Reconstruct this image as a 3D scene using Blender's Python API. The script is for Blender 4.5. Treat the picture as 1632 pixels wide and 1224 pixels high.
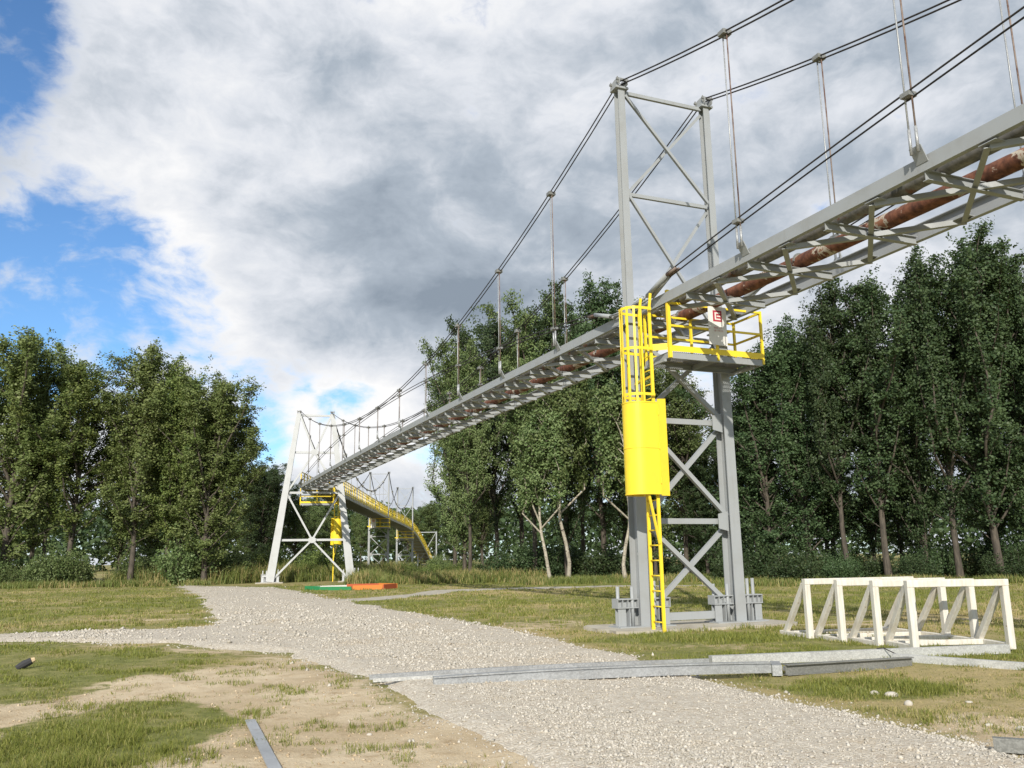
import bpy, math, random
import numpy as np
from mathutils import Vector, Matrix

scene = bpy.context.scene
for o in list(bpy.data.objects):
    bpy.data.objects.remove(o)
col = scene.collection

# ------------------------------------------------------------------ camera
EYE, PITCH, ROLL = 1.504, math.radians(11.493), math.radians(0.865)
cam_data = bpy.data.cameras.new('camera')
cam = bpy.data.objects.new('camera', cam_data)
col.objects.link(cam)
cam_data.sensor_fit = 'HORIZONTAL'
cam_data.sensor_width = 36.0
cam_data.lens = 30.15
cam_data.clip_start = 0.05
cam_data.clip_end = 6000
cam.matrix_world = (Matrix.Translation((0, 0, EYE)) @ Matrix.Rotation(math.pi / 2 + PITCH, 4, 'X')
                    @ Matrix.Rotation(-ROLL, 4, 'Z'))
scene.camera = cam

# ------------------------------------------------------------------ sun, sky
SUN_EL = math.radians(29.5)
TRAVEL = Vector((0.125 * math.cos(SUN_EL), 0.992 * math.cos(SUN_EL), -math.sin(SUN_EL))).normalized()
sd = bpy.data.lights.new('sun', 'SUN')
sd.energy = 4.6
sd.angle = math.radians(0.55)
sd.color = (1.0, 0.945, 0.85)
sun = bpy.data.objects.new('sun', sd)
sun.rotation_euler = TRAVEL.to_track_quat('-Z', 'Y').to_euler()
sun.location = (-5, -40, 30)
col.objects.link(sun)

world = bpy.data.worlds.new('World')
scene.world = world
world.use_nodes = True


class NT:
    """small helper round a node tree"""
    def __init__(self, nt):
        self.nt = nt
        nt.nodes.clear()

    def n(self, typ, ins=None, **props):
        nd = self.nt.nodes.new(typ)
        for k, v in props.items():
            setattr(nd, k, v)
        if ins:
            for k, v in ins.items():
                s = nd.inputs[k]
                if isinstance(v, bpy.types.NodeSocket):
                    self.nt.links.new(v, s)
                elif isinstance(v, bpy.types.Node):
                    self.nt.links.new(v.outputs[0], s)
                else:
                    s.default_value = v
        return nd

    def link(self, a, b):
        self.nt.links.new(a, b)

    def math(self, op, a, b=0.0, c=0.0, clamp=False):
        nd = self.n('ShaderNodeMath', {0: a, 1: b, 2: c}, operation=op, use_clamp=clamp)
        return nd.outputs[0]

    def mapr(self, v, a, b, c=0.0, d=1.0, smooth=True):
        nd = self.n('ShaderNodeMapRange', {'Value': v, 'From Min': a, 'From Max': b, 'To Min': c, 'To Max': d},
                    interpolation_type='SMOOTHSTEP' if smooth else 'LINEAR')
        return nd.outputs[0]

    def mix(self, f, a, b):
        nd = self.n('ShaderNodeMix', data_type='RGBA')
        for sock, v in ((nd.inputs[0], f), (nd.inputs[6], a), (nd.inputs[7], b)):
            if isinstance(v, bpy.types.NodeSocket):
                self.nt.links.new(v, sock)
            else:
                sock.default_value = v if not isinstance(v, tuple) or len(v) == 4 else (*v, 1)
        return nd.outputs[2]

    def noise(self, vec, scale, detail=4, rough=0.55, dist=0.0, out=0):
        ins = {'Scale': scale, 'Detail': detail, 'Roughness': rough, 'Distortion': dist}
        if vec is not None:
            ins['Vector'] = vec
        return self.n('ShaderNodeTexNoise', ins).outputs[out]


def build_world():
    w = NT(world.node_tree)
    sky = w.n('ShaderNodeTexSky', sky_type='NISHITA')
    sky.sun_disc = False
    sky.sun_elevation = SUN_EL
    sky.sun_rotation = math.atan2(-TRAVEL.x, -TRAVEL.y)
    sky.altitude = 250
    sky.air_density = 1.0
    sky.dust_density = 0.6
    sky.ozone_density = 2.0
    tc = w.n('ShaderNodeTexCoord').outputs['Generated']
    sep = w.n('ShaderNodeSeparateXYZ', {0: tc})
    zz = w.math('ADD', w.math('MAXIMUM', sep.outputs[2], 0.0), 0.22)
    px = w.math('DIVIDE', sep.outputs[0], zz)
    py = w.math('DIVIDE', sep.outputs[1], zz)
    p = w.n('ShaderNodeCombineXYZ', {0: px, 1: py, 2: 3.7}).outputs[0]
    q3 = w.n('ShaderNodeVectorMath', {0: tc, 1: (1.0, 1.0, 1.55)}, operation='MULTIPLY').outputs[0]
    warp = w.n('ShaderNodeTexNoise', {'Vector': q3, 'Scale': 5.0, 'Detail': 4.0, 'Roughness': 0.55}).outputs[1]
    pw = w.n('ShaderNodeVectorMath', {0: q3, 1: w.n('ShaderNodeVectorMath', {0: warp, 'Scale': 0.10}, operation='SCALE').outputs[0]}, operation='ADD').outputs[0]
    n1 = w.noise(pw, 3.1, 11, 0.58, 0.0)
    n2 = w.noise(pw, 8.5, 10, 0.60, 0.1)
    n3 = w.noise(p, 0.9, 3, 0.5, 0.0)

    def blob(d, r_in, r_out):
        d = Vector(d).normalized()
        dot = w.n('ShaderNodeVectorMath', {0: tc, 1: d}, operation='DOT_PRODUCT').outputs['Value']
        return w.mapr(dot, math.cos(math.radians(r_out)), math.cos(math.radians(r_in)))
    dens = w.math('ADD', w.math('MULTIPLY', n1, 0.42), w.math('MULTIPLY', n2, 0.78))
    for d, a, b, k in (((-0.53, 0.73, 0.47), 1, 9, -0.125), ((-0.53, 0.81, 0.28), 1, 10, -0.10), ((-0.43, 0.84, 0.34), 0.5, 4.5, -0.085), ((-0.40, 0.87, 0.25), 0.5, 4, -0.07),
                       ((-0.20, 0.96, 0.205), 0.5, 3.6, -0.18), ((-0.27, 0.95, 0.20), 0.5, 3.0, -0.10),
                       ((-0.2, 0.8, 0.6), 1, 5, -0.12), ((-0.46, 0.80, 0.38), 1, 5, 0.07),
                       ((-0.30, 0.82, 0.48), 3, 11, 0.10), ((-0.36, 0.88, 0.30), 2, 6, 0.04),
                       ((-0.08, 0.91, 0.40), 6, 22, 0.14), ((0.34, 0.85, 0.42), 5, 22, 0.14),
                       ((-0.19, 0.97, 0.165), 1, 5, 0.10), ((-0.22, 0.935, 0.27), 2, 7, 0.10)):
        dens = w.math('ADD', dens, w.math('MULTIPLY', blob(d, a, b), k))
    alpha = w.mapr(dens, 0.47, 0.64)
    # thick cloud is grey below, thin cloud and crests are white
    thick = w.math('MULTIPLY', w.mapr(n3, 0.34, 0.68), 0.30)
    for d, a, b, k in (((-0.13, 0.91, 0.38), 1, 14, 0.20), ((0.0, 0.91, 0.38), 1, 17, 0.17),
                       ((0.14, 0.90, 0.38), 2, 18, 0.14), ((0.36, 0.84, 0.42), 4, 20, 0.20),
                       ((-0.22, 0.95, 0.235), 1, 5, 0.16), ((-0.10, 0.96, 0.25), 1, 8, 0.10),
                       ((-0.30, 0.80, 0.50), 2, 14, -0.16), ((-0.08, 0.84, 0.52), 2, 12, -0.14),
                       ((-0.19, 0.97, 0.15), 1, 6, -0.32), ((-0.22, 0.93, 0.29), 0.5, 4, -0.22),
                       ((-0.42, 0.84, 0.36), 2, 8, -0.14), ((0.15, 0.95, 0.25), 2, 9, -0.14)):
        thick = w.math('ADD', thick, w.math('MULTIPLY', blob(d, a, b), k))
    thick = w.math('ADD', thick, w.math('MULTIPLY', w.math('SUBTRACT', n2, 0.5), 1.75))
    thick = w.math('ADD', thick, w.math('MULTIPLY', w.math('SUBTRACT', n1, 0.5), 1.25))
    thick = w.mapr(thick, -0.22, 1.0, 0.0, 1.0, False)
    ccol = w.n('ShaderNodeValToRGB', {0: thick})
    el = ccol.color_ramp.elements
    el[0].position = 0.0
    el[0].color = (0.98, 0.975, 0.975, 1)
    el[1].position = 1.0
    el[1].color = (0.27, 0.325, 0.395, 1)
    m = el.new(0.33)
    m.color = (0.74, 0.77, 0.825, 1)
    m = el.new(0.66)
    m.color = (0.43, 0.49, 0.565, 1)
    tint = w.n('ShaderNodeMix', {0: 1.0}, data_type='RGBA', blend_type='MULTIPLY')
    w.link(sky.outputs[0], tint.inputs[6])
    tint.inputs[7].default_value = (0.66, 0.90, 1.10, 1)
    bg1 = w.n('ShaderNodeBackground', {'Color': tint.outputs[2], 'Strength': 0.145})
    bg2 = w.n('ShaderNodeBackground', {'Color': ccol.outputs[0], 'Strength': 0.92})
    mx = w.n('ShaderNodeMixShader', {0: alpha, 1: bg1.outputs[0], 2: bg2.outputs[0]})
    out = w.n('ShaderNodeOutputWorld')
    w.link(mx.outputs[0], out.inputs[0])


build_world()
vs = scene.view_settings
vs.view_transform = 'Standard'
vs.look = 'None'
vs.gamma = 1.0
vs.exposure = 0.16
vs.use_curve_mapping = False
scene.render.engine = 'CYCLES'
scene.render.resolution_x, scene.render.resolution_y = 1024, 768
scene.cycles.max_bounces = 8
scene.cycles.transparent_max_bounces = 8

rng = np.random.default_rng(7)
random.seed(7)


# ------------------------------------------------------------------ materials
def material(name, fn):
    m = bpy.data.materials.new(name)
    m.use_nodes = True
    t = NT(m.node_tree)
    out = t.n('ShaderNodeOutputMaterial')
    sh = fn(t)
    t.link(sh, out.inputs[0])
    return m


def bsdf(t, color, rough=0.6, metal=0.0, bump=None, bump_s=0.2, bump_d=0.01, spec=0.4):
    ins = {'Base Color': color if isinstance(color, bpy.types.NodeSocket) else (*color, 1) if len(color) == 3 else color,
           'Roughness': rough, 'Metallic': metal, 'Specular IOR Level': spec}
    b = t.n('ShaderNodeBsdfPrincipled', ins)
    if bump is not None:
        bn = t.n('ShaderNodeBump', {'Height': bump, 'Strength': bump_s, 'Distance': bump_d})
        t.link(bn.outputs[0], b.inputs['Normal'])
    return b.outputs[0]


def objco(t):
    return t.n('ShaderNodeTexCoord').outputs['Object']


def stretch(t, v, s):
    return t.n('ShaderNodeVectorMath', {0: v, 1: s}, operation='MULTIPLY').outputs[0]


def m_paint(base, dirt, amount=0.35, rough=0.5, rust=0.5):
    def f(t):
        v = objco(t)
        a = t.noise(v, 1.7, 6, 0.6)
        s = t.noise(stretch(t, v, (9, 9, 0.7)), 1.0, 5, 0.6)
        d = t.math('MULTIPLY', t.mapr(a, 0.42, 0.75), amount)
        d = t.math('ADD', d, t.math('MULTIPLY', t.mapr(s, 0.55, 0.8), amount))
        c = t.mix(d, base, dirt)
        # small rust spots with thin runs below them
        k = t.noise(stretch(t, v, (22, 22, 2.2)), 1.0, 6, 0.65)
        k2 = t.noise(v, 0.8, 3, 0.5)
        kk = t.math('MULTIPLY', t.mapr(k, 0.66, 0.74), t.math('MULTIPLY', t.mapr(k2, 0.45, 0.65), rust))
        c = t.mix(kk, c, (0.20, 0.09, 0.045))
        fine = t.noise(v, 60, 3, 0.5)
        r = t.mapr(a, 0.3, 0.7, rough - 0.08, rough + 0.12)
        return bsdf(t, c, r, 0, fine, 0.06, 0.004)
    return f


def m_rust(t):
    v = objco(t)
    sv = stretch(t, v, (1, 1, 1))
    a = t.noise(sv, 2.3, 8, 0.62, 0.6)
    b = t.noise(sv, 9, 6, 0.6)
    c = t.mix(t.mapr(b, 0.3, 0.7), (0.07, 0.026, 0.015), (0.215, 0.085, 0.045))
    patch = t.math('ADD', a, t.math('MULTIPLY', t.math('SUBTRACT', b, 0.5), 0.25))
    c = t.mix(t.mapr(patch, 0.575, 0.60), c, (0.42, 0.37, 0.29))
    c = t.mix(t.mapr(patch, 0.64, 0.66), c, (0.25, 0.11, 0.06))
    return bsdf(t, c, 0.75, 0, patch, 0.4, 0.01)


def m_pipe_grey(t):
    v = objco(t)
    a = t.noise(v, 2.0, 7, 0.62)
    b = t.noise(v, 11, 5, 0.6)
    c = t.mix(t.mapr(b, 0.3, 0.7), (0.12, 0.12, 0.11), (0.22, 0.21, 0.19))
    c = t.mix(t.mapr(a, 0.58, 0.66), c, (0.15, 0.07, 0.04))
    return bsdf(t, c, 0.65, 0.1, b, 0.2, 0.005)


def m_galv(base):
    def f(t):
        v = objco(t)
        vo = t.n('ShaderNodeTexVoronoi', {'Vector': v, 'Scale': 70.0})
        g = t.n('ShaderNodeSeparateColor', {0: vo.outputs['Color']}).outputs[0]
        n = t.noise(v, 1.3, 6, 0.6)
        k = t.math('ADD', t.math('MULTIPLY', g, 0.25), t.math('MULTIPLY', n, 0.75))
        c = t.mix(t.mapr(k, 0.25, 0.8), tuple(x * 0.62 for x in base), base)
        c = t.mix(t.math('MULTIPLY', t.mapr(t.noise(v, 5, 6, 0.7), 0.58, 0.75), 0.5), c, (0.20, 0.17, 0.13))
        return bsdf(t, c, t.mapr(g, 0, 1, 0.38, 0.55), 0.35, n, 0.05, 0.01)
    return f


def m_cable(t):
    v = objco(t)
    b = t.noise(v, 40, 3, 0.5)
    return bsdf(t, t.mix(b, (0.02, 0.018, 0.017), (0.06, 0.05, 0.045)), 0.6, 0.2)


def m_rod_rust(t):
    v = objco(t)
    b = t.noise(v, 4, 5, 0.6)
    return bsdf(t, t.mix(t.mapr(b, 0.35, 0.6), (0.10, 0.045, 0.03), (0.22, 0.17, 0.14)), 0.7, 0.1)


def m_concrete(t):
    v = objco(t)
    a = t.noise(v, 2.2, 8, 0.65)
    b = t.noise(v, 30, 5, 0.6)
    c = t.mix(t.mapr(a, 0.3, 0.7), (0.36, 0.32, 0.25), (0.52, 0.48, 0.39))
    c = t.mix(t.math('MULTIPLY', b, 0.5), c, (0.28, 0.26, 0.22))
    return bsdf(t, c, 0.9, 0, b, 0.4, 0.01)


def m_wood_white(t):
    v = objco(t)
    g = t.noise(stretch(t, v, (14, 14, 1.5)), 1.6, 6, 0.65)
    a = t.noise(v, 2.5, 5, 0.6)
    c = t.mix(t.mapr(g, 0.35, 0.75), (0.66, 0.635, 0.57), (0.54, 0.49, 0.41))
    c = t.mix(t.math('MULTIPLY', t.mapr(a, 0.5, 0.8), 0.6), c, (0.47, 0.40, 0.30))
    kn = t.n('ShaderNodeTexVoronoi', {'Vector': v, 'Scale': 4.2}).outputs['Distance']
    c = t.mix(t.mapr(kn, 0.07, 0.04), c, (0.35, 0.25, 0.15))
    return bsdf(t, c, 0.65, 0, g, 0.15, 0.005)


def m_bark(c0, c1, mark=None):
    def f(t):
        v = objco(t)
        g = t.noise(stretch(t, v, (6, 6, 1.2)), 1.5, 6, 0.65)
        c = t.mix(t.mapr(g, 0.3, 0.7), c0, c1)
        if mark:
            k = t.noise(stretch(t, v, (2.5, 2.5, 7)), 1.2, 4, 0.6)
            c = t.mix(t.mapr(k, 0.58, 0.66), c, mark)
        return bsdf(t, c, 0.85, 0, g, 0.6, 0.03)
    return f


def m_leaf(dark, mid, light, trans=0.2):
    def f(t):
        r = t.n('ShaderNodeNewGeometry').outputs['Random Per Island']
        v = objco(t)
        nz = t.noise(v, 0.45, 3, 0.6)
        orn = t.n('ShaderNodeObjectInfo').outputs['Random']
        c = t.mix(r, dark, mid)
        k = t.math('ADD', t.math('MULTIPLY', nz, 0.8), t.math('MULTIPLY', r, 0.35))
        k = t.math('ADD', k, t.math('MULTIPLY', orn, 0.18))
        c = t.mix(t.mapr(k, 0.45, 0.95), c, light)
        hs = t.n('ShaderNodeHueSaturation', {'Hue': t.mapr(orn, 0, 1, 0.485, 0.515, False), 'Saturation': 1.0,
                                             'Value': t.mapr(orn, 0, 1, 0.85, 1.15, False), 'Fac': 1.0, 'Color': c})
        b = t.n('ShaderNodeBsdfPrincipled', {'Base Color': hs.outputs[0], 'Roughness': 0.5, 'Specular IOR Level': 0.22})
        tr = t.n('ShaderNodeBsdfTranslucent', {'Color': t.mix(0.45, hs.outputs[0], (0.16, 0.20, 0.03))})
        return t.n('ShaderNodeMixShader', {0: trans, 1: b.outputs[0], 2: tr.outputs[0]}).outputs[0]
    return f


def m_grass(cols, straw, sf):
    def f(t):
        geo = t.n('ShaderNodeNewGeometry')
        r = geo.outputs['Random Per Island']
        v = objco(t)
        big = t.noise(v, 0.35, 4, 0.6)
        c = t.mix(r, cols[0], cols[1])
        k = t.math('ADD', t.math('MULTIPLY', r, 0.75), t.math('SUBTRACT', big, 0.5))
        at = t.n('ShaderNodeAttribute', attribute_name='dry').outputs['Fac']
        k = t.math('ADD', k, t.math('MULTIPLY', at, 0.55))
        c = t.mix(t.mapr(k, sf, sf + 0.35), c, straw)
        b = t.n('ShaderNodeBsdfPrincipled', {'Base Color': c, 'Roughness': 0.5, 'Specular IOR Level': 0.3})
        tr = t.n('ShaderNodeBsdfTranslucent', {'Color': c})
        return t.n('ShaderNodeMixShader', {0: 0.3, 1: b.outputs[0], 2: tr.outputs[0]}).outputs[0]
    return f


def m_ground(t):
    v = objco(t)
    dirt = t.n('ShaderNodeAttribute', attribute_name='dirt').outputs['Fac']
    dry = t.n('ShaderNodeAttribute', attribute_name='dry').outputs['Fac']
    a = t.noise(v, 0.55, 8, 0.62)
    b = t.noise(v, 4.0, 8, 0.66)
    c = t.noise(v, 35.0, 5, 0.65)
    g = t.mix(t.mapr(b, 0.3, 0.7), (0.13, 0.145, 0.04), (0.235, 0.235, 0.08))
    dk = t.math('ADD', t.math('MULTIPLY', dry, 0.6), t.math('ADD', t.math('MULTIPLY', a, 0.8), t.math('MULTIPLY', b, 0.35)))
    g = t.mix(t.mapr(dk, 0.55, 1.1), g, (0.42, 0.33, 0.165))
    g = t.mix(t.math('MULTIPLY', t.mapr(c, 0.45, 0.75), 0.6), g, (0.11, 0.10, 0.045))
    s = t.mix(t.mapr(a, 0.35, 0.65), (0.43, 0.335, 0.21), (0.60, 0.495, 0.34))
    s = t.mix(t.mapr(b, 0.45, 0.8), s, (0.34, 0.245, 0.14))
    s = t.mix(t.math('MULTIPLY', t.mapr(c, 0.5, 0.75), 0.45), s, (0.68, 0.57, 0.40))
    fac = t.math('ADD', dirt, t.math('ADD', t.math('MULTIPLY', t.math('SUBTRACT', b, 0.5), 1.1),
                                     t.math('MULTIPLY', t.math('SUBTRACT', a, 0.5), 0.8)))
    colr = t.mix(t.mapr(fac, 0.35, 0.65), g, s)
    h = t.math('ADD', t.math('MULTIPLY', b, 0.6), t.math('MULTIPLY', c, 0.5))
    return bsdf(t, colr, 0.95, 0, h, 0.7, 0.05, 0.1)


def m_gravel(t):
    v = objco(t)
    vo = t.n('ShaderNodeTexVoronoi', {'Vector': v, 'Scale': 26.0})
    vd = t.n('ShaderNodeTexVoronoi', {'Vector': v, 'Scale': 26.0}, feature='DISTANCE_TO_EDGE').outputs['Distance']
    g = t.n('ShaderNodeSeparateColor', {0: vo.outputs['Color']})
    a = t.noise(v, 0.5, 6, 0.62)
    b = t.noise(v, 3.0, 6, 0.6)
    c = t.mix(g.outputs[0], (0.45, 0.405, 0.33), (0.61, 0.56, 0.47))
    c = t.mix(t.math('MULTIPLY', t.mapr(g.outputs[1], 0.75, 0.95), 0.6), c, (0.40, 0.335, 0.26))
    k = t.math('ADD', t.math('MULTIPLY', a, 0.8), t.math('MULTIPLY', b, 0.4))
    c = t.mix(t.math('MULTIPLY', t.mapr(k, 0.62, 0.85), 0.7), c, (0.46, 0.36, 0.235))
    c = t.mix(t.mapr(vd, 0.06, 0.0), c, (0.40, 0.33, 0.24))
    h = t.math('ADD', t.math('MULTIPLY', vd, 1.6), t.math('MULTIPLY', g.outputs[2], 0.5))
    return bsdf(t, c, 0.9, 0, h, 0.6, 0.02, 0.1)


def m_stone(c0, c1):
    def f(t):
        r = t.n('ShaderNodeNewGeometry').outputs['Random Per Island']
        v = objco(t)
        c = t.mix(r, c0, c1)
        c = t.mix(t.math('MULTIPLY', t.mapr(t.noise(v, 0.6, 5, 0.6), 0.5, 0.75), 0.5), c, (0.40, 0.32, 0.22))
        return bsdf(t, c, 0.85, 0, None, spec=0.2)
    return f


def m_grating(t):
    return bsdf(t, (0.20, 0.20, 0.20), 0.6, 0.2)


def m_plain(c, rough=0.5):
    return lambda t: bsdf(t, t.mix(t.math('MULTIPLY', t.mapr(t.noise(objco(t), 6, 5, 0.6), 0.45, 0.8), 0.25), c,
                                   tuple(x * 0.6 for x in c)), rough)


M = {}
M['steel'] = material('grey_painted_steel', m_paint((0.315, 0.33, 0.335), (0.225, 0.22, 0.20)))
M['steel_far'] = material('pale_painted_steel', m_paint((0.48, 0.49, 0.49), (0.35, 0.345, 0.32)))
M['yellow'] = material('yellow_paint', m_paint((0.86, 0.64, 0.035), (0.60, 0.41, 0.05), 0.26, 0.42, 0.35))
M['rust'] = material('rusty_pipe_steel', m_rust)
M['pipe'] = material('grey_pipe_steel', m_pipe_grey)
M['galv'] = material('galvanised_steel', m_galv((0.46, 0.47, 0.47)))
M['galv_white'] = material('bright_galvanised_steel', m_galv((0.66, 0.66, 0.63)))
M['galv_dark'] = material('weathered_steel', m_galv((0.30, 0.30, 0.275)))
M['cable'] = material('dark_cable_steel', m_cable)
M['rodrust'] = material('rusty_rod_steel', m_rod_rust)
M['concrete'] = material('concrete', m_concrete)
M['wood'] = material('whitewashed_wood', m_wood_white)
M['grating'] = material('steel_grating', m_grating)
M['signwhite'] = material('sign_white', m_plain((0.74, 0.72, 0.68)))
M['signred'] = material('sign_red', m_plain((0.42, 0.045, 0.07)))
M['signpink'] = material('sign_faded_red', m_plain((0.60, 0.36, 0.34)))
M['green'] = material('sign_green', m_plain((0.02, 0.17, 0.075)))
M['green_board'] = material('green_board_paint', m_plain((0.02, 0.19, 0.065), 0.65))
M['orange_board'] = material('orange_board_paint', m_plain((0.60, 0.20, 0.04), 0.65))
M['red_board'] = material('red_board_paint', m_plain((0.45, 0.10, 0.04), 0.55))
M['bark'] = material('grey_brown_bark', m_bark((0.045, 0.038, 0.030), (0.115, 0.095, 0.072)))
M['bark_pale'] = material('pale_bark', m_bark((0.24, 0.21, 0.16), (0.46, 0.42, 0.33), (0.08, 0.065, 0.05)))
M['leaf'] = material('poplar_leaf', m_leaf((0.10, 0.15, 0.044), (0.155, 0.21, 0.062), (0.24, 0.285, 0.11)))
M['leaf_mid'] = material('aspen_leaf', m_leaf((0.072, 0.115, 0.037), (0.12, 0.168, 0.054), (0.19, 0.235, 0.095)))
M['leaf_dark'] = material('dark_green_leaf', m_leaf((0.030, 0.056, 0.023), (0.054, 0.088, 0.035), (0.086, 0.125, 0.052)))  # same leaf shader in darker greens
M['leaf_bush'] = material('shrub_leaf', m_leaf((0.06, 0.10, 0.025), (0.115, 0.165, 0.042), (0.21, 0.25, 0.075)))
M['grass'] = material('grass_blades', m_grass(((0.13, 0.165, 0.028), (0.28, 0.28, 0.065)), (0.46, 0.38, 0.17), 0.66))
M['weeds'] = material('tall_weeds', m_grass(((0.11, 0.15, 0.035), (0.23, 0.26, 0.07)), (0.45, 0.36, 0.16), 0.66))
M['ground'] = material('meadow_soil', m_ground)
M['gravel'] = material('crushed_gravel', m_gravel)
M['stone'] = material('gravel_stones', m_stone((0.35, 0.32, 0.265), (0.56, 0.52, 0.45)))
M['clod'] = material('soil_clods', m_stone((0.30, 0.22, 0.13), (0.58, 0.47, 0.32)))
M['sandpath'] = material('trodden_path', m_concrete)
M['black'] = material('black_rubber', m_plain((0.03, 0.03, 0.032), 0.7))
M['trunkwood'] = material('cut_wood', m_plain((0.55, 0.42, 0.25), 0.8))


# ------------------------------------------------------------------ geometry helpers
class MB:
    def __init__(self):
        self.v, self.f = [], []

    def add(self, vs, fs):
        b = len(self.v)
        self.v.extend([tuple(x) for x in vs])
        self.f.extend([tuple(i + b for i in f) for f in fs])
        return self

    def prof(self, pr, p0, p1, vdir, s0=1.0, s1=1.0):
        """profile list of (u, v) extruded from p0 to p1; v runs along vdir, u across it"""
        return self.sweep(pr, [p0, p1], vdir, [s0, s1])

    def sweep(self, pr, pts, vdir, sc=None):
        pts = [Vector(p) for p in pts]
        n = len(pr)
        vs, fs = [], []
        for i, p in enumerate(pts):
            a = pts[max(i - 1, 0)]
            b = pts[min(i + 1, len(pts) - 1)]
            d = (b - a).normalized()
            vd = Vector(vdir)
            vd = (vd - d * vd.dot(d)).normalized()
            ud = vd.cross(d)
            s = sc[i] if sc else 1.0
            for (u, w) in pr:
                vs.append(p + ud * u * s + vd * w * s)
        for i in range(len(pts) - 1):
            for k in range(n):
                k2 = (k + 1) % n
                fs.append((i * n + k, i * n + k2, (i + 1) * n + k2, (i + 1) * n + k))
        fs.append(tuple(range(n))[::-1])
        fs.append(tuple((len(pts) - 1) * n + k for k in range(n)))
        return self.add(vs, fs)

    def bar(self, p0, p1, w, h, up=(0, 0, 1)):
        pr = [(-w / 2, -h / 2), (w / 2, -h / 2), (w / 2, h / 2), (-w / 2, h / 2)]
        return self.prof(pr, p0, p1, up)

    def tube(self, pts, r, n=8):
        pts = [Vector(p) for p in pts]
        rs = r if isinstance(r, (list, tuple)) else [r] * len(pts)
        d = (pts[-1] - pts[0]).normalized()
        up = Vector((0, 0, 1)) if abs(d.z) < 0.9 else Vector((1, 0, 0))
        pr = [(math.cos(2 * math.pi * k / n), math.sin(2 * math.pi * k / n)) for k in range(n)]
        return self.sweep(pr, pts, up, list(rs))

    def prism(self, poly, off):
        n = len(poly)
        off = Vector(off)
        vs = [Vector(p) for p in poly] + [Vector(p) + off for p in poly]
        fs = [tuple(range(n))[::-1], tuple(range(n, 2 * n))]
        for k in range(n):
            fs.append((k, (k + 1) % n, n + (k + 1) % n, n + k))
        return self.add(vs, fs)


def Ip(w, h, tf, tw):
    a, b, c, d = w / 2, h / 2, tw / 2, h / 2 - tf
    return [(-a, -b), (a, -b), (a, -d), (c, -d), (c, d), (a, d), (a, b), (-a, b), (-a, d), (-c, d), (-c, -d), (-a, -d)]


def Cp(w, h, t):
    """channel, web at u = 0, flanges towards +u"""
    return [(0, -h / 2), (w, -h / 2), (w, -h / 2 + t), (t, -h / 2 + t), (t, h / 2 - t), (w, h / 2 - t), (w, h / 2), (0, h / 2)]


def Lp(a, t):
    return [(0, 0), (a, 0), (a, t), (t, t), (t, a), (0, a)]


def tag(o, label=None, cat=None, group=None, kind=None):
    if label:
        o['label'] = label
    if cat:
        o['category'] = cat
    if group:
        o['group'] = group
    if kind:
        o['kind'] = kind
    return o


def empty(name, loc, label=None, cat=None, group=None, rz=0.0):
    o = bpy.data.objects.new(name, None)
    o.empty_display_size = 0.3
    o.location = loc
    o.rotation_euler = (0, 0, rz)
    col.objects.link(o)
    return tag(o, label, cat, group)


def mesh_np(name, verts, loops, per, mat, smooth=False):
    """mesh from numpy arrays; every face has `per` corners"""
    me = bpy.data.meshes.new(name)
    nf = len(loops) // per
    me.vertices.add(len(verts))
    me.vertices.foreach_set('co', np.asarray(verts, np.float32).ravel())
    me.loops.add(len(loops))
    me.loops.foreach_set('vertex_index', np.asarray(loops, np.int32))
    me.polygons.add(nf)
    me.polygons.foreach_set('loop_start', np.arange(nf, dtype=np.int32) * per)
    if smooth:
        me.polygons.foreach_set('use_smooth', np.ones(nf, bool))
    me.update(calc_edges=True)
    me.materials.append(mat)
    return me


def part(name, mb, mat, parent=None, smooth=False, label=None):
    """one mesh object; mb is in world axes, taken relative to the top parent's location"""
    me = bpy.data.meshes.new(name)
    off = Vector((0, 0, 0))
    if parent is not None:
        r = parent
        while r is not None:
            off += r.location
            r = r.parent
    me.from_pydata([Vector(v) - off for v in mb.v], [], mb.f)
    me.materials.append(mat)
    if smooth:
        me.polygons.foreach_set('use_smooth', np.ones(len(me.polygons), bool))
    me.update()
    o = bpy.data.objects.new(name, me)
    col.objects.link(o)
    o.parent = parent
    if label:
        o['label'] = label
    return o


def thing(name, loc, mb, mat, label, cat, group=None, smooth=False, kind=None):
    """a top-level thing that is one mesh, its origin at loc"""
    me = bpy.data.meshes.new(name)
    me.from_pydata([Vector(v) - Vector(loc) for v in mb.v], [], mb.f)
    me.materials.append(mat)
    if smooth:
        me.polygons.foreach_set('use_smooth', np.ones(len(me.polygons), bool))
    me.update()
    o = bpy.data.objects.new(name, me)
    o.location = loc
    col.objects.link(o)
    return tag(o, label, cat, group, kind)


def copy_tree(o, loc, rz, parent=None, scale=None):
    c = o.copy()
    col.objects.link(c)
    c.parent = parent
    if loc is not None:
        c.location = loc
        c.rotation_euler = (0, 0, rz)
    if scale:
        c.scale = scale
    for ch in list(o.children):
        copy_tree(ch, None, 0, c)
    return c


# ------------------------------------------------------------------ noise and masks (numpy)
def vnoise(x, y, seed=0):
    xi, yi = np.floor(x).astype(np.int64), np.floor(y).astype(np.int64)
    fx, fy = x - xi, y - yi
    fx, fy = fx * fx * (3 - 2 * fx), fy * fy * (3 - 2 * fy)

    def h(a, b):
        n = (a * 374761393 + b * 668265263 + seed * 1442695041) & 0x7fffffff
        n = ((n ^ (n >> 13)) * 1274126177) & 0x7fffffff
        return ((n ^ (n >> 16)) & 0xffff) / 65535.0
    return ((h(xi, yi) * (1 - fx) + h(xi + 1, yi) * fx) * (1 - fy) + (h(xi, yi + 1) * (1 - fx) + h(xi + 1, yi + 1) * fx) * fy)


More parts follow.
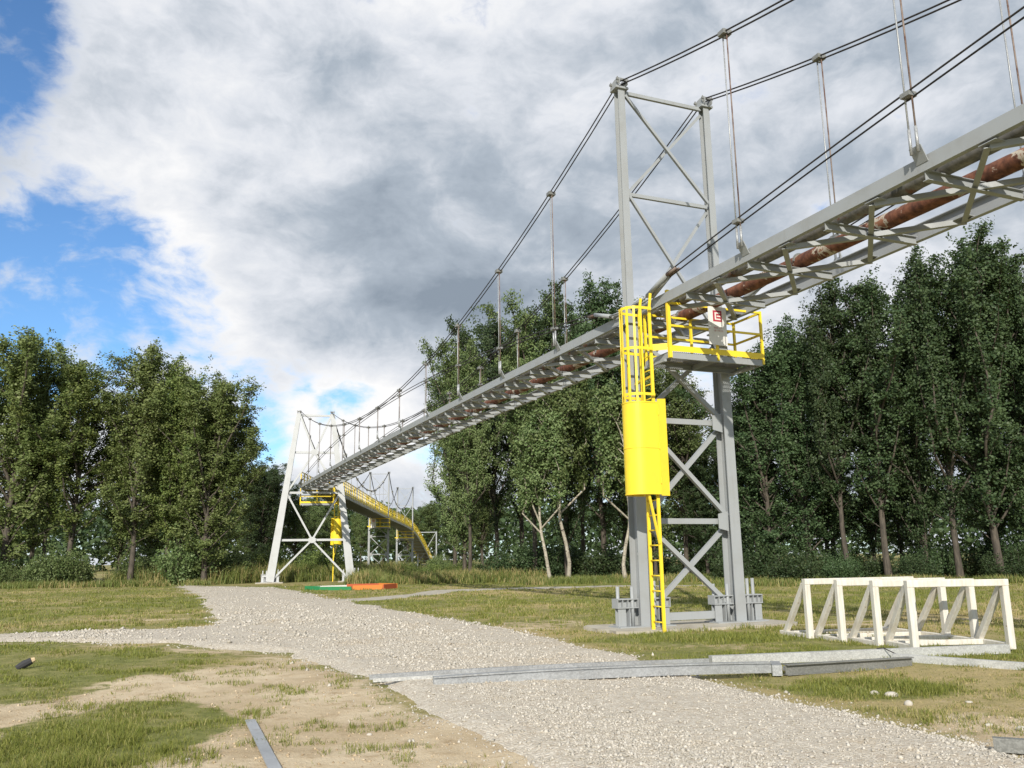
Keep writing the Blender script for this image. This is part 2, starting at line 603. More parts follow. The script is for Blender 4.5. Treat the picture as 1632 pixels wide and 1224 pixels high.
def fbm(x, y, seed=0, octs=4):
    s, a, k = 0.0, 0.5, 1.0
    for i in range(octs):
        s = s + a * vnoise(x * k, y * k, seed + i)
        a *= 0.5
        k *= 2.03
    return s


def poly_sdf(x, y, poly):
    """signed distance, positive inside"""
    P = np.asarray(poly, float)
    d = np.full(x.shape, 1e9)
    ins = np.zeros(x.shape, bool)
    for i in range(len(P)):
        a, b = P[i], P[(i + 1) % len(P)]
        e = b - a
        wx, wy = x - a[0], y - a[1]
        t = np.clip((wx * e[0] + wy * e[1]) / (e @ e), 0, 1)
        d = np.minimum(d, np.hypot(wx - e[0] * t, wy - e[1] * t))
        c = ((a[1] > y) != (b[1] > y)) & (x < (b[0] - a[0]) * (y - a[1]) / (b[1] - a[1] + 1e-12) + a[0])
        ins ^= c
    return np.where(ins, d, -d)


def sstep(a, b, x):
    t = np.clip((x - a) / (b - a), 0, 1)
    return t * t * (3 - 2 * t)


GRAVEL = [(-24.3, 61.8), (-20.5, 57.3), (-14.1, 52.1), (-8.03, 37.5), (-4.01, 28.1), (-2.0, 23.3), (-0.31, 19.8), (0.91, 16.6),
          (1.73, 13.9), (2.1, 12.6), (2.51, 11.0), (2.89, 9.75), (3.29, 8.27), (3.57, 7.68), (3.84, 6.95), (4.3, 5.5), (5.0, 3.2),
          (5.6, 1.0), (1.6, 1.0), (0.9, 4.0), (0.35, 5.8), (0.02, 6.71), (-0.33, 7.46), (-0.71, 8.29), (-1.19, 9.33), (-1.82, 11.2),
          (-2.56, 12.5), (-3.5, 14.1), (-4.07, 15.1), (-5.25, 15.8), (-6.71, 16.9), (-8.25, 17.4), (-10.4, 18.0), (-20, 20.0),
          (-34, 22.0), (-34, 25.2), (-20, 22.4), (-11.7, 20.2), (-8.1, 20.7), (-7.5, 21.6), (-8.4, 24.7), (-10.4, 29.5), (-13.1, 37.4),
          (-18.6, 50.0)]
DIRT = [(-9.5, 8.3), (-10, 9.2), (-6.35, 9.4), (-5.5, 9.63), (-5.04, 10.8), (-4.79, 12.6), (-4.45, 13.4), (-3.96, 14.4), (-2.9, 12.9),
        (-1.9, 11.2), (-1.0, 9.1), (-0.5, 8.1), (-0.1, 7.3), (0.3, 6.4), (0.8, 4.5), (-1.8, 4.8), (-2.22, 6.55), (-2.76, 7.63), (-2.57, 8.74),
        (-3.53, 10.3), (-4.14, 10.2), (-4.4, 9.42), (-4.87, 8.55), (-5.6, 8.31)]
PATH = [(-9.5, 33.5), (-5.95, 36.2), (-4.6, 40.5), (-3.84, 44.2), (0.3, 45.4), (6, 46.5), (14, 45.0), (14, 43.6), (6, 44.8), (0.5, 43.4),
        (-2.6, 41.8), (-3.6, 37.5), (-5.4, 34.2), (-8.0, 32.0)]


def gh(x, y):
    """ground height"""
    x, y = np.asarray(x, float), np.asarray(y, float)
    return (fbm(x * 0.35 + 20, y * 0.35 + 40, 3, 3) - 0.45) * 0.10 + (fbm(x * 2.1, y * 2.1, 9, 2) - 0.37) * 0.03


def masks(x, y):
    wob = (fbm(x * 0.9 + 7, y * 0.9 + 3, 21, 4) - 0.47)
    sg = poly_sdf(x, y, GRAVEL)
    sdp = poly_sdf(x, y, DIRT)
    dirt = sstep(-0.7, 0.5, sdp + wob * 1.6)
    # worn strip along the gravel's lower edge and bare patches
    near_edge = sstep(0.9, 0.0, np.abs(sg + 0.3)) * sstep(26, 12, y)
    dirt = np.maximum(dirt, near_edge * (0.25 + 0.5 * sstep(0.5, -0.5, x - 0.5)) * 0.9)
    for (cx, cy, rx, ry, k) in ((0.7, 20.6, 1.6, 1.6, 0.55), (3.2, 14.9, 0.9, 0.7, 0.45), (4.2, 7.6, 0.8, 1.0, 0.7), (-9.5, 19.0, 9, 0.45, 0.6),
                                (-9, 24.5, 7, 0.5, 0.5), (5.2, 9.3, 1.0, 0.7, 0.35), (-7, 30, 3, 1, 0.3), (9, 20.2, 6, 0.22, 0.62), (9, 19.2, 6, 0.2, 0.55),
                                (-6.8, 11.5, 1.2, 0.5, 0.3), (2.5, 12.9, 0.6, 0.4, 0.4)):
        q = ((x - cx) / rx) ** 2 + ((y - cy) / ry) ** 2
        dirt = np.maximum(dirt, k * sstep(1.6, 0.2, q + wob * 1.5))
    dry = np.clip(fbm(x * 0.28 + 3, y * 0.28 + 11, 33, 4) * 1.5 - 0.42 + 0.35 * sstep(-4, 1, x) * sstep(14, 18, y) * sstep(30, 20, y), 0, 1)
    lush = sstep(1.6, 0.3, ((x + 4.2) / 1.6) ** 2 + ((y - 7.2) / 1.3) ** 2)
    lush = np.maximum(lush, sstep(1.4, 0.3, ((x - 4.0) / 1.0) ** 2 + ((y - 10.2) / 0.7) ** 2))
    lush = np.maximum(lush, sstep(1.4, 0.3, ((x - 3.6) / 2.2) ** 2 + ((y - 16.2) / 0.9) ** 2))
    dry = np.clip(dry - 0.8 * lush, 0, 1)
    return sg, dirt, dry, lush


# ------------------------------------------------------------------ ground
def graded(a, b, step, grow, lo, hi):
    c = list(np.arange(a, b + 1e-6, step))
    s, v = step, b
    while v < hi:
        s *= grow
        v += s
        c.append(v)
    s, v = step, a
    while v > lo:
        s *= grow
        v -= s
        c.insert(0, v)
    return np.array(c)


def grid_mesh(name, X, Y, Z, mat, keep=None):
    ny, nx = X.shape
    idx = np.arange(nx * ny).reshape(ny, nx)
    q = np.stack([idx[:-1, :-1], idx[:-1, 1:], idx[1:, 1:], idx[1:, :-1]], -1).reshape(-1, 4)
    V = np.stack([X, Y, Z], -1).reshape(-1, 3)
    if keep is not None:
        k = keep.ravel()
        q = q[k[q].any(1)]
        used = np.unique(q)
        rm = np.full(len(V), -1)
        rm[used] = np.arange(len(used))
        V, q = V[used], rm[q]
    return mesh_np(name, V, q.ravel(), 4, mat, True), V


xs = graded(-13, 13, 0.12, 1.10, -1500, 1500)
ys = graded(4, 26, 0.12, 1.08, -300, 2500)
GX, GY = np.meshgrid(xs, ys)
sg, dirt, dry, lush = masks(GX, GY)
far = sstep(60, 120, np.hypot(GX, GY))
GZ = gh(GX, GY) * (1 - far)
PADC = (3.3, 19.2)
gm, V = grid_mesh('ground', GX, GY, GZ, M['ground'])
path_m = sstep(-0.5, 0.2, poly_sdf(GX, GY, PATH)) * 0.0
for nm, arr in (('dirt', np.maximum(dirt, path_m)), ('dry', dry)):
    at = gm.attributes.new(nm, 'FLOAT', 'POINT')
    at.data.foreach_set('value', arr.ravel().astype(np.float32))
g = bpy.data.objects.new('ground', gm)
col.objects.link(g)
tag(g, kind='structure')

# gravel road: a low bank of crushed stone
xs = graded(-12, 5.5, 0.09, 1.06, -36, 8)
ys = graded(4.5, 24, 0.09, 1.05, 0, 64)
RX, RY = np.meshgrid(xs, ys)
sgr = poly_sdf(RX, RY, GRAVEL) + (fbm(RX * 1.3, RY * 1.3, 5, 4) - 0.47) * 0.55 * np.clip(RY / 14, 0.5, 3)
RZ = gh(RX, RY) - 0.02 + 0.075 * sstep(-0.02, 0.45, sgr) + (fbm(RX * 6, RY * 6, 15, 2) - 0.37) * 0.025
rm, _ = grid_mesh('gravel_road', RX, RY, RZ, M['gravel'], sgr > -0.12)
road = bpy.data.objects.new('gravel_road', rm)
col.objects.link(road)
tag(road, kind='structure')

# trodden path by the trees
xs = np.arange(-11, 16, 0.35)
ys = np.arange(31, 48, 0.35)
PX, PY = np.meshgrid(xs, ys)
sp = poly_sdf(PX, PY, PATH) + (fbm(PX * 0.8, PY * 0.8, 8, 3) - 0.45) * 0.8
PZ = gh(PX, PY) - 0.01 + 0.03 * sstep(-0.1, 0.4, sp)
pm, _ = grid_mesh('path', PX, PY, PZ, M['sandpath'], sp > -0.1)
po = bpy.data.objects.new('path', pm)
col.objects.link(po)
tag(po, kind='structure')


# loose stones on the gravel road
def stones(name, x, y, z, size, mat):
    n = len(x)
    ico = np.array([(0, 0, 1), (0.9, 0, 0.15), (0.1, 0.95, 0.0), (-0.85, 0.1, 0.1), (0, -0.9, -0.05), (0.05, 0, -0.7)])
    tri = np.array([(0, 1, 2), (0, 2, 3), (0, 3, 4), (0, 4, 1), (5, 2, 1), (5, 3, 2), (5, 4, 3), (5, 1, 4)])
    J = rng.uniform(0.65, 1.25, (n, 6, 1)) * ico[None]
    J = J + rng.normal(0, 0.12, J.shape)
    a = rng.uniform(0, 6.28, n)
    ca, sa = np.cos(a)[:, None], np.sin(a)[:, None]
    sx, sz = rng.uniform(0.75, 1.3, (n, 1)), rng.uniform(0.5, 0.9, (n, 1))
    px, py, pz = J[..., 0] * sx, J[..., 1], J[..., 2] * sz
    tilt = rng.normal(0, 0.3, (n, 1))
    pz = pz + px * tilt
    S = size[:, None]
    vx = x[:, None] + (px * ca - py * sa) * S
    vy = y[:, None] + (px * sa + py * ca) * S
    vz = z[:, None] + pz * S
    V = np.stack([vx, vy, vz], -1).reshape(-1, 3)
    F = (tri[None] + (np.arange(n) * 6)[:, None, None]).reshape(-1)
    return mesh_np(name, V, F, 3, mat)


def sample(n, y0, y1, pw):
    """points more crowded close by, so that the far ones are not wasted"""
    u = rng.uniform(0, 1, n)
    if abs(pw - 1) < 1e-6:
        y = y0 * (y1 / y0) ** u
    else:
        y = (y0 ** (1 - pw) + u * (y1 ** (1 - pw) - y0 ** (1 - pw))) ** (1 / (1 - pw))
    x = rng.uniform(-0.72, 0.72, n) * (y + 1.0)
    return x, y


def road_z(x, y, s):
    return gh(x, y) - 0.02 + 0.075 * sstep(-0.02, 0.45, s) + (fbm(x * 6, y * 6, 15, 2) - 0.37) * 0.025


x, y = sample(520000, 4.8, 62, 1.45)
s = poly_sdf(x, y, GRAVEL) + (fbm(x * 1.3, y * 1.3, 5, 4) - 0.47) * 0.55 * np.clip(y / 14, 0.5, 3)
uu = x * 0.92 + y * 0.39
bare = fbm(uu * 1.1 + 4, (y * 0.92 - x * 0.39) * 0.16 + 9, 44, 3)
keep = (s > -0.9) & (rng.uniform(0, 1, len(x)) < (sstep(-0.25, 0.25, s) + 0.035 * sstep(-0.9, -0.2, s)) * (0.22 + 0.78 * sstep(0.36, 0.56, bare)))
x, y, s = x[keep], y[keep], s[keep]
sz = rng.gamma(2.2, 0.0040, len(x)).clip(0.0045, 0.032) * np.clip(y / 10, 0.9, 2.2)
zz = np.maximum(road_z(x, y, s), gh(x, y)) + sz * 0.15
gs = bpy.data.objects.new('gravel_stones', stones('gravel_stones', x, y, zz, sz, M['stone']))
col.objects.link(gs)
tag(gs, 'loose pale crushed stones covering the gravel road', 'gravel', kind='stuff')
print('gravel stones', len(x))


# clods and grit on the bare soil
x, y = sample(60000, 4.8, 24, 1.5)
m_ = masks(x, y)
keep = (m_[0] < -0.05) & (rng.uniform(0, 1, len(x)) < 0.45 * sstep(0.3, 0.8, m_[1]))
x, y = x[keep], y[keep]
sz = rng.gamma(1.6, 0.004, len(x)).clip(0.003, 0.022)
cl_ = bpy.data.objects.new('soil_clods', stones('soil_clods', x, y, gh(x, y) + sz * 0.1, sz, M['clod']))
col.objects.link(cl_)
tag(cl_, 'small clods and grit strewn over the bare sandy soil', 'soil', kind='stuff')


# ------------------------------------------------------------------ grass
def blades(name, x, y, z, h, w, lean, mat, per=6, spread=0.03, dryv=None):
    n = len(x)
    N = n * per
    bx = np.repeat(x, per) + rng.normal(0, 1, N) * np.repeat(spread * np.ones(n), per)
    by = np.repeat(y, per) + rng.normal(0, 1, N) * np.repeat(spread * np.ones(n), per)
    bz = np.repeat(z, per) - 0.01
    hh = np.repeat(h, per) * rng.uniform(0.45, 1.15, N)
    ww = np.repeat(w, per) * rng.uniform(0.7, 1.3, N)
    a = rng.uniform(0, 6.283, N)
    la = rng.uniform(0, 6.283, N)
    ln = np.abs(rng.normal(0, lean, N)) + 0.1
    dx, dy = np.cos(la) * ln, np.sin(la) * ln
    cx, cy = np.cos(a) * ww / 2, np.sin(a) * ww / 2
    V = np.zeros((N, 5, 3))
    V[:, 0] = np.stack([bx - cx, by - cy, bz], -1)
    V[:, 1] = np.stack([bx + cx, by + cy, bz], -1)
    mx, my, mz = bx + dx * hh * 0.35, by + dy * hh * 0.35, bz + hh * 0.6
    V[:, 2] = np.stack([mx + cx * 0.8, my + cy * 0.8, mz], -1)
    V[:, 3] = np.stack([mx - cx * 0.8, my - cy * 0.8, mz], -1)
    V[:, 4] = np.stack([bx + dx * hh, by + dy * hh, bz + hh * (1 - 0.25 * np.minimum(ln, 1.5))], -1)
    b = (np.arange(N) * 5)[:, None]
    F = np.concatenate([b + 0, b + 1, b + 2, b + 0, b + 2, b + 3, b + 3, b + 2, b + 4], 1).reshape(-1)
    me = mesh_np(name, V.reshape(-1, 3), F, 3, mat)
    if dryv is not None:
        at = me.attributes.new('dry', 'FLOAT', 'POINT')
        at.data.foreach_set('value', np.repeat(dryv, per * 5).astype(np.float32))
    return me


x, y = sample(150000, 4.8, 58, 1.35)
sgx, dr, dy_, lu = masks(x, y)
pt_ = (x - 2.662) * 0.9235 + (y - 18.664) * 0.3835
pl_ = -(x - 2.662) * 0.3835 + (y - 18.664) * 0.9235
padd = np.where((pt_ > -1.05) & (pt_ < 3.42) & (pl_ > -1.0) & (pl_ < 0.88), 1.0, -1.0)
lu = np.maximum(lu, (pt_ > -1.2) * (pt_ < 3.6) * sstep(-1.75, -1.2, pl_) * sstep(-0.6, -1.0, pl_) * sstep(0.35, 0.5, fbm(x * 1.7, y * 1.7, 17, 2)))
clump = fbm(x * 2.3 + 5, y * 2.3, 71, 3)
prob = (1 - sstep(0.10, 0.80, dr + (clump - 0.45) * 1.2 + (fbm(x * 5.1, y * 5.1, 29, 2) - 0.37) * 0.9)) * sstep(0.08, -0.25, sgx) * (0.22 + 0.78 * sstep(0.34, 0.56, clump))
prob = np.maximum(prob, 0.9 * lu * sstep(0.1, -0.1, sgx) * sstep(0.7, 0.4, dr) * sstep(0.26, 0.44, fbm(x * 3.1, y * 3.1, 37, 3)))
prob = np.maximum(prob, 0.38 * (sgx < -0.1) * sstep(0.44, 0.62, clump))
prob *= (padd < -0.05)
prob *= poly_sdf(x, y, PATH) < 0.0
keep = rng.uniform(0, 1, len(x)) < prob
x, y, lu, dy_, clump = x[keep], y[keep], lu[keep], dy_[keep], clump[keep]
h = (0.026 + 0.05 * sstep(0.35, 0.65, clump) + 0.05 * lu) * rng.uniform(0.7, 1.3, len(x)) * np.clip(y / 14, 1, 1.6)
wd = 0.0045 * np.clip(y / 7, 1, 6)
gme = blades('grass', x, y, gh(x, y), h, wd, 0.55, M['grass'], per=7, spread=0.022 * np.clip(y / 7, 1, 4), dryv=dy_)
go = bpy.data.objects.new('grass', gme)
col.objects.link(go)
tag(go, 'short patchy meadow grass, green and straw coloured', 'grass', kind='stuff')
print('grass tufts', len(x))

# tall weeds along the foot of the trees
WE = []
for (x0, x1, y0, y1, n, hh) in ((-60, -21, 58.5, 62, 5000, 0.5), (-24, -9, 66.5, 74, 7000, 1.2), (-11, 2, 56, 63, 5000, 0.75), (0, 14, 50.5, 54, 4000, 0.42),
                               (10, 40, 42, 45.5, 6500, 0.4), (-30, -20, 63, 70, 2500, 1.3)):
    xx = rng.uniform(x0, x1, n)
    yy = y0 + (y1 - y0) * rng.beta(1.4, 1.0, n) + (fbm(xx * 0.2, xx * 0.0 + y0, 4, 3) - 0.45) * 4
    cl = fbm(xx * 0.6, yy * 0.6, 91, 3)
    k = cl > 0.36
    WE.append(np.stack([xx, yy, hh * rng.uniform(0.5, 1.25, n) * (0.5 + cl)], -1)[k])
WE = np.concatenate(WE)
WE = WE[poly_sdf(WE[:, 0], WE[:, 1], GRAVEL) < -0.3]
wme = blades('tall_weeds', WE[:, 0], WE[:, 1], gh(WE[:, 0], WE[:, 1]), WE[:, 2], np.full(len(WE), 0.035), 0.3, M['weeds'], per=8, spread=0.16,
             dryv=fbm(WE[:, 0] * 0.25, WE[:, 1] * 0.25, 55, 3))
wo = bpy.data.objects.new('tall_weeds', wme)
col.objects.link(wo)
tag(wo, 'tall weeds and seeding grasses along the foot of the trees', 'weeds', kind='stuff')


# ------------------------------------------------------------------ bridge frames
class Frame:
    """local axes of a stretch of the bridge: t across, l along, z up"""
    def __init__(self, o, th):
        self.o = Vector(o)
        self.T = Vector((math.cos(th), math.sin(th), 0))
        self.L = Vector((-math.sin(th), math.cos(th), 0))
        self.th = th

    def __call__(self, t, l, z):
        return self.o + self.T * t + self.L * l + Vector((0, 0, z))

    def sub(self, t, l, dth=0.0):
        return Frame(self(t, l, 0), self.th + dth)


TH = math.radians(22.552)
A = Frame((2.662, 18.664, 0.0), TH)
SPAN = 48.6
LEG = 2.4
ZD = 7.02           # top of the deck beams
HT = 12.55
T2 = Frame(A(1.2, SPAN, 0), math.radians(12.0)).sub(-1.2, 0)      # splayed tower at the bend
T3 = Frame((-18.35, 110.0, 0), math.radians(2.0))
T4 = Frame((-18.05, 134.0, 0), math.radians(-3.0))
UP = Vector((0, 0, 1))
Z = (0, 0, 1)


def anchor_base(root, F, t, steel, detail=True):
    """anchor brackets, rods and stiffeners round the foot of one leg"""
    for sgn in (-1, 1):
        a, b = t + sgn * 0.145, t + sgn * 0.64
        lo, hi = min(a, b), max(a, b)
        m = MB()
        for z in (0.45, 0.622):
            m.prism([F(lo, -0.13, z), F(hi, -0.13, z), F(hi, 0.13, z), F(lo, 0.13, z)], UP * 0.022)
        m.prism([F(lo + .004, -0.05, 0.473), F(hi - .004, -0.05, 0.473), F(hi - .004, 0.05, 0.473), F(lo + .004, 0.05, 0.473)], UP * 0.148)
        m.prism([F(lo, -0.127, 0.4725), F(lo, 0.127, 0.4725), F(lo, 0.127, 0.6215), F(lo, -0.127, 0.6215)], F.T * 0.014)
        part('anchor_bracket', m, steel, root)
        if detail:
            for k in range(1, 5):
                u = lo + (hi - lo) * k / 4 - (0.009 if k == 4 else 0.0)
                part('bracket_rib', MB().bar(F(u, -0.126, 0.547), F(u, -0.052, 0.547), 0.014, 0.148), steel, root)
        for tm in (0.27, 0.53):
            tq = t + sgn * tm
            r = MB().tube([F(tq, -0.085 if tm < .5 else 0.06, 0.08), F(tq, -0.085 if tm < .5 else 0.06, 0.94 + 0.05 * sgn)], 0.037, 12)
            part('anchor_rod', r, steel, root, True)
        p = MB()
        lo2, hi2 = sorted((t + sgn * 0.44, t + sgn * 0.62))
        p.prism([F(lo2, -0.10, 0.089), F(hi2, -0.10, 0.089), F(hi2, -0.10, 0.449), F(lo2, -0.10, 0.449)], F.L * 0.02)
        p.prism([F(t + sgn * 0.36, -0.12, 0.089), F(t + sgn * 0.36, 0.12, 0.089), F(t + sgn * 0.36, 0.12, 0.448), F(t + sgn * 0.36, -0.12, 0.448)], F.T * (-sgn * 0.016))
        p.prism([F(t + sgn * 0.142, 0.03, 0.089), F(t + sgn * 0.61, 0.03, 0.089), F(t + sgn * 0.61, 0.03, 0.447), F(t + sgn * 0.142, 0.03, 0.447)], F.L * 0.02)
        part('base_stiffener', p, steel, root)
    bp = MB().prism([F(t - 0.67, -0.26, 0.06), F(t + 0.67, -0.26, 0.06), F(t + 0.67, 0.26, 0.06), F(t - 0.67, 0.26, 0.06)], UP * 0.028)
    part('base_plate', bp, steel, root)


def saddle(root, F, t, z, steel):
    for dt in (-0.11, 0.09):
        arc = [F(t + dt, 0.24 * math.sin(a), z - 0.04 + 0.24 * math.cos(a) * 0.62) for a in np.linspace(-1.25, 1.25, 9)]
        arc += [F(t + dt, 0.20, z - 0.10), F(t + dt, -0.20, z - 0.10)]
        part('cable_saddle', MB().prism(arc, F.T * 0.02), steel, root)
    m = MB().prism([F(t - 0.17, -0.15, z - 0.16), F(t + 0.17, -0.15, z - 0.16), F(t + 0.17, 0.15, z - 0.16), F(t - 0.17, 0.15, z - 0.16)], UP * 0.05)
    part('head_plate', m, steel, root)
    for dl in (-0.16, 0.16):
        c = MB().bar(F(t - 0.16, dl, z + 0.05), F(t + 0.16, dl, z + 0.05), 0.05, 0.05)
        for dt in (-0.13, 0.13):
            c.tube([F(t + dt, dl, z - 0.06), F(t + dt, dl, z + 0.11)], 0.016, 6)
        part('cable_clamp', c, M['galv_dark'], root)


def brace(root, F, p, q, steel, dl=0.0, size=0.075):
    m = MB().prof(Lp(size, 0.012), F(p[0], dl, p[1]), F(q[0], dl, q[1]), F.L)
    part('diagonal_brace', m, steel, root)


def portal_tower(F, label, steel, detail=True, pad=True):
    root = empty('support_tower', F(1.2, 0, 0), label, 'tower')
    for t in (0.0, LEG):
        m = MB().prof(Ip(0.255, 0.35, 0.022, 0.014), F(t, 0, 0.085), F(t, 0, 6.62), F.L, 1.06, 0.9)
        part('leg', m, steel, root)
        m = MB().prof(Ip(0.175, 0.20, 0.016, 0.012), F(t, 0, 6.62), F(t, 0, HT - 0.16), F.L)
        part('upper_leg', m, steel, root)
        sp = MB().prism([F(t - 0.17, -0.22, 6.60), F(t + 0.17, -0.22, 6.60), F(t + 0.17, 0.22, 6.60), F(t - 0.17, 0.22, 6.60)], UP * 0.035)
        part('splice_plate', sp, steel, root)
        anchor_base(root, F, t, steel, detail)
        saddle(root, F, t, HT, steel)
    for z, kind in ((12.36, 0), (9.77, 0), (6.40, 0), (4.47, 1), (2.25, 1), (0.27, 2)):
        e = 0.10 if z > 6.5 else 0.14
        if kind == 2:
            m = MB().prof(Cp(0.10, 0.16, 0.012), F(e + 0.35, -0.06, z - 0.03), F(LEG - e - 0.35, -0.06, z - 0.03), Z)
            part('base_beam', m, steel, root)
        else:
            hh_ = 0.085 if z > 6.5 else 0.12
            m = MB().prof(Cp(0.07, hh_, 0.011), F(e, -0.03, z), F(LEG - e, -0.03, z), Z)
            part('cross_strut', m, steel, root)
    for z0, z1 in ((9.84, 12.26), (6.6, 9.69), (4.54, 6.32), (2.34, 4.38), (0.34, 2.15)):
        e = 0.10 if z0 > 6.5 else 0.15
        sz = 0.065 if z0 > 6.5 else 0.095
        brace(root, F, (e, z0), (LEG - e, z1), steel, 0.04, sz)
        brace(root, F, (LEG - e, z0), (e, z1), steel, -0.07, sz)
    for z in (4.47, 2.25):
        for t, s in ((0, 1), (LEG, -1)):
            a = t + s * 0.13
            m = MB().prism([F(a, -0.09, z - 0.22), F(a + s * 0.26, -0.09, z - 0.16), F(a + s * 0.26, -0.09, z + 0.16), F(a, -0.09, z + 0.22)], F.L * -0.012)
            part('gusset_plate', m, steel, root)
    if pad:
        poly = []
        for k in range(40):
            a = 2 * math.pi * k / 40
            ca, sa = math.cos(a), math.sin(a)
            r = 1.0 / max(abs(ca) / 2.25, abs(sa) / 1.0)
            r = min(r, 2.35) * (1 + 0.02 * random.uniform(-1, 1))
            poly.append(F(1.2 + r * ca, -0.05 + r * sa, -0.12))
        part('concrete_pad', MB().prism(poly, UP * 0.185), M['concrete'], root)
    return root


def splayed_tower(F, label, steel):
    root = empty('support_tower', F(1.2, 0, 0), label, 'tower')
    c, wb, wt = 1.2, 2.89, 1.22

    def half(z):
        return wb + (wt - wb) * z / HT
    for s in (-1, 1):
        m = MB().prof(Ip(0.40, 0.42, 0.03, 0.02), F(c + s * half(0.1), 0, 0.1), F(c + s * half(HT - .15), 0, HT - .15), F.L, 1.45, 0.8)
        part('leg', m, steel, root)
        anchor_base(root, F, c + s * half(0.2), steel, False)
        saddle(root, F, c + s * half(HT), HT, steel)
        poly = [F(c + s * half(0) + dx * 0.95, dy * 0.8, -0.1) for dx, dy in ((-1, -1), (1, -1), (1, 1), (-1, 1))]
        part('concrete_pad', MB().prism(poly, UP * 0.165), M['concrete'], root)
    for z in (12.3, 9.5, 6.5, 3.05):
        e = half(z) - 0.15
        part('cross_strut', MB().prof(Cp(0.12, 0.16, 0.014), F(c - e, -0.05, z), F(c + e, -0.05, z), Z), steel, root)
    for z0, z1, zx in ((6.6, 12.2, 9.5), (0.25, 6.4, 3.05)):
        for s in (-1, 1):
            part('diagonal_brace', MB().bar(F(c + s * (half(z0) - .16), -0.1, z0), F(c, -0.1, zx), 0.13, 0.13), steel, root)
            part('diagonal_brace', MB().bar(F(c, -0.1, zx), F(c + s * (half(z1) - .16), -0.1, z1), 0.13, 0.13), steel, root)
        m = MB().prism([F(c + 0.30 * math.cos(a), -0.19, zx + 0.24 * math.sin(a)) for a in np.linspace(0, 2 * math.pi, 9)[:-1] + 0.39], F.L * 0.02)
        part('node_plate', m, steel, root)
    return root


steel, yel = M['steel'], M['yellow']
portal_tower(A, 'grey steel portal tower on a concrete pad beside the yellow caged ladder', steel)
splayed_tower(T2, 'pale steel A-shaped tower with splayed legs at the end of the gravel road', M['steel_far'])
portal_tower(T3, 'far slim steel tower rising behind the yellow railed walkway, before the walkway dips', steel, False, False)
portal_tower(T4, 'farthest slim steel tower where the yellow railed walkway dips downwards', steel, False, False)


# ------------------------------------------------------------------ decks
class Span:
    def __init__(self, fn, s0, s1):
        self.fn, self.s0, self.s1 = fn, s0, s1

    def at(self, s, t, z):
        return self.fn(s, t, z)


def camber(l):
    return 0.17 * math.sin(math.pi * max(0.0, min(1.0, l / SPAN))) if l > 0 else 0.0


S1 = Span(lambda s, t, z: A(t, s, z + camber(s)), -26.0, SPAN - 0.2)

# the far deck follows a bent and falling line
CTRL = [(T2(1.2, 0.2, 0), 0.0), (T3(1.2, 0, 0), 0.0), (T4(1.2, 0, 0), -0.75), (Vector((-16.55, 146, 0)), -2.6), (Vector((-15.9, 158, 0)), -6.2)]


def catmull(P, n=14):
    out = []
    for i in range(len(P) - 1):
        p0, p1, p2, p3 = P[max(i - 1, 0)], P[i], P[i + 1], P[min(i + 2, len(P) - 1)]
        for k in range(n):
            u = k / n
            out.append(0.5 * ((2 * p1) + (p2 - p0) * u + (2 * p0 - 5 * p1 + 4 * p2 - p3) * u * u + (3 * p1 - p0 - 3 * p2 + p3) * u ** 3))
    out.append(P[-1])
    return out


cl = catmull([Vector((p.x, p.y, dz)) for p, dz in CTRL])
cum = [0.0]
for a, b in zip(cl, cl[1:]):
    cum.append(cum[-1] + (b - a).length)


def far_fn(s, t, z):
    i = max(0, min(len(cl) - 2, int(np.searchsorted(cum, s) - 1)))
    u = (s - cum[i]) / (cum[i + 1] - cum[i])
    p = cl[i].lerp(cl[i + 1], u)
    d = (cl[i + 1] - cl[i])
    d0 = Vector((d.x, d.y, 0)).normalized()
    tr = Vector((d0.y, -d0.x, 0))
    return Vector((p.x, p.y, 0)) + tr * (t - 1.2) + Vector((0, 0, z + p.z))


S2 = Span(far_fn, 0.3, cum[-1])


def deck(span, label, step=2.0, x_brace=True):
    root = empty('bridge_deck', span.at(0.0, 1.2, 6.5), label, 'bridge')
    n = int((span.s1 - span.s0) / step)
    ss = [span.s0 + (span.s1 - span.s0) * k / n for k in range(n + 1)]
    for t, flip, bh in ((0.17, -1, 0.22), (2.27, 1, 0.29)):
        pr = [(u * flip, v) for u, v in Cp(0.10, bh, 0.014)]
        m = MB().sweep(pr, [span.at(s, t, ZD - bh / 2) for s in ss], Z)
        part('side_beam', m, steel, root)
    k0 = math.ceil(span.s0 / step)
    k1 = math.floor(span.s1 / step)
    for k in range(k0, k1 + 1):
        s = k * step
        if s < span.s0 + 0.1 or s > span.s1 - 0.1:
            continue
        m = MB().prof(Ip(0.09, 0.145, 0.011, 0.009), span.at(s, 0.19, 6.735), span.at(s, 2.17, 6.735), Z)
        part('cross_beam', m, steel, root)
        if x_brace and s - 1 > span.s0 and s + 1 < span.s1:
            for a, b, z in ((-1, 1, 6.765), (1, -1, 6.750)):
                m = MB().prof(Lp(0.085, 0.010), span.at(s + a, 0.25, z - 0.06), span.at(s + b, 2.19, z - 0.06), Z)
                part('wind_brace', m, steel, root)
            for t in (0.28, 2.14):
                w = 0.13
                m = MB().prism([span.at(s + 1 - w, t - .10, 6.758), span.at(s + 1 + w, t - .10, 6.758), span.at(s + 1 + w, t + .12, 6.758), span.at(s + 1 - w, t + .12, 6.758)], UP * 0.010)
                part('gusset_plate', m, steel, root)
    return root


deck(S1, 'grey steel deck of paired beams and cross bars hung between the near towers')
deck(S2, 'steel deck below the yellow railed walkway, falling away to the ground', 2.0, False)


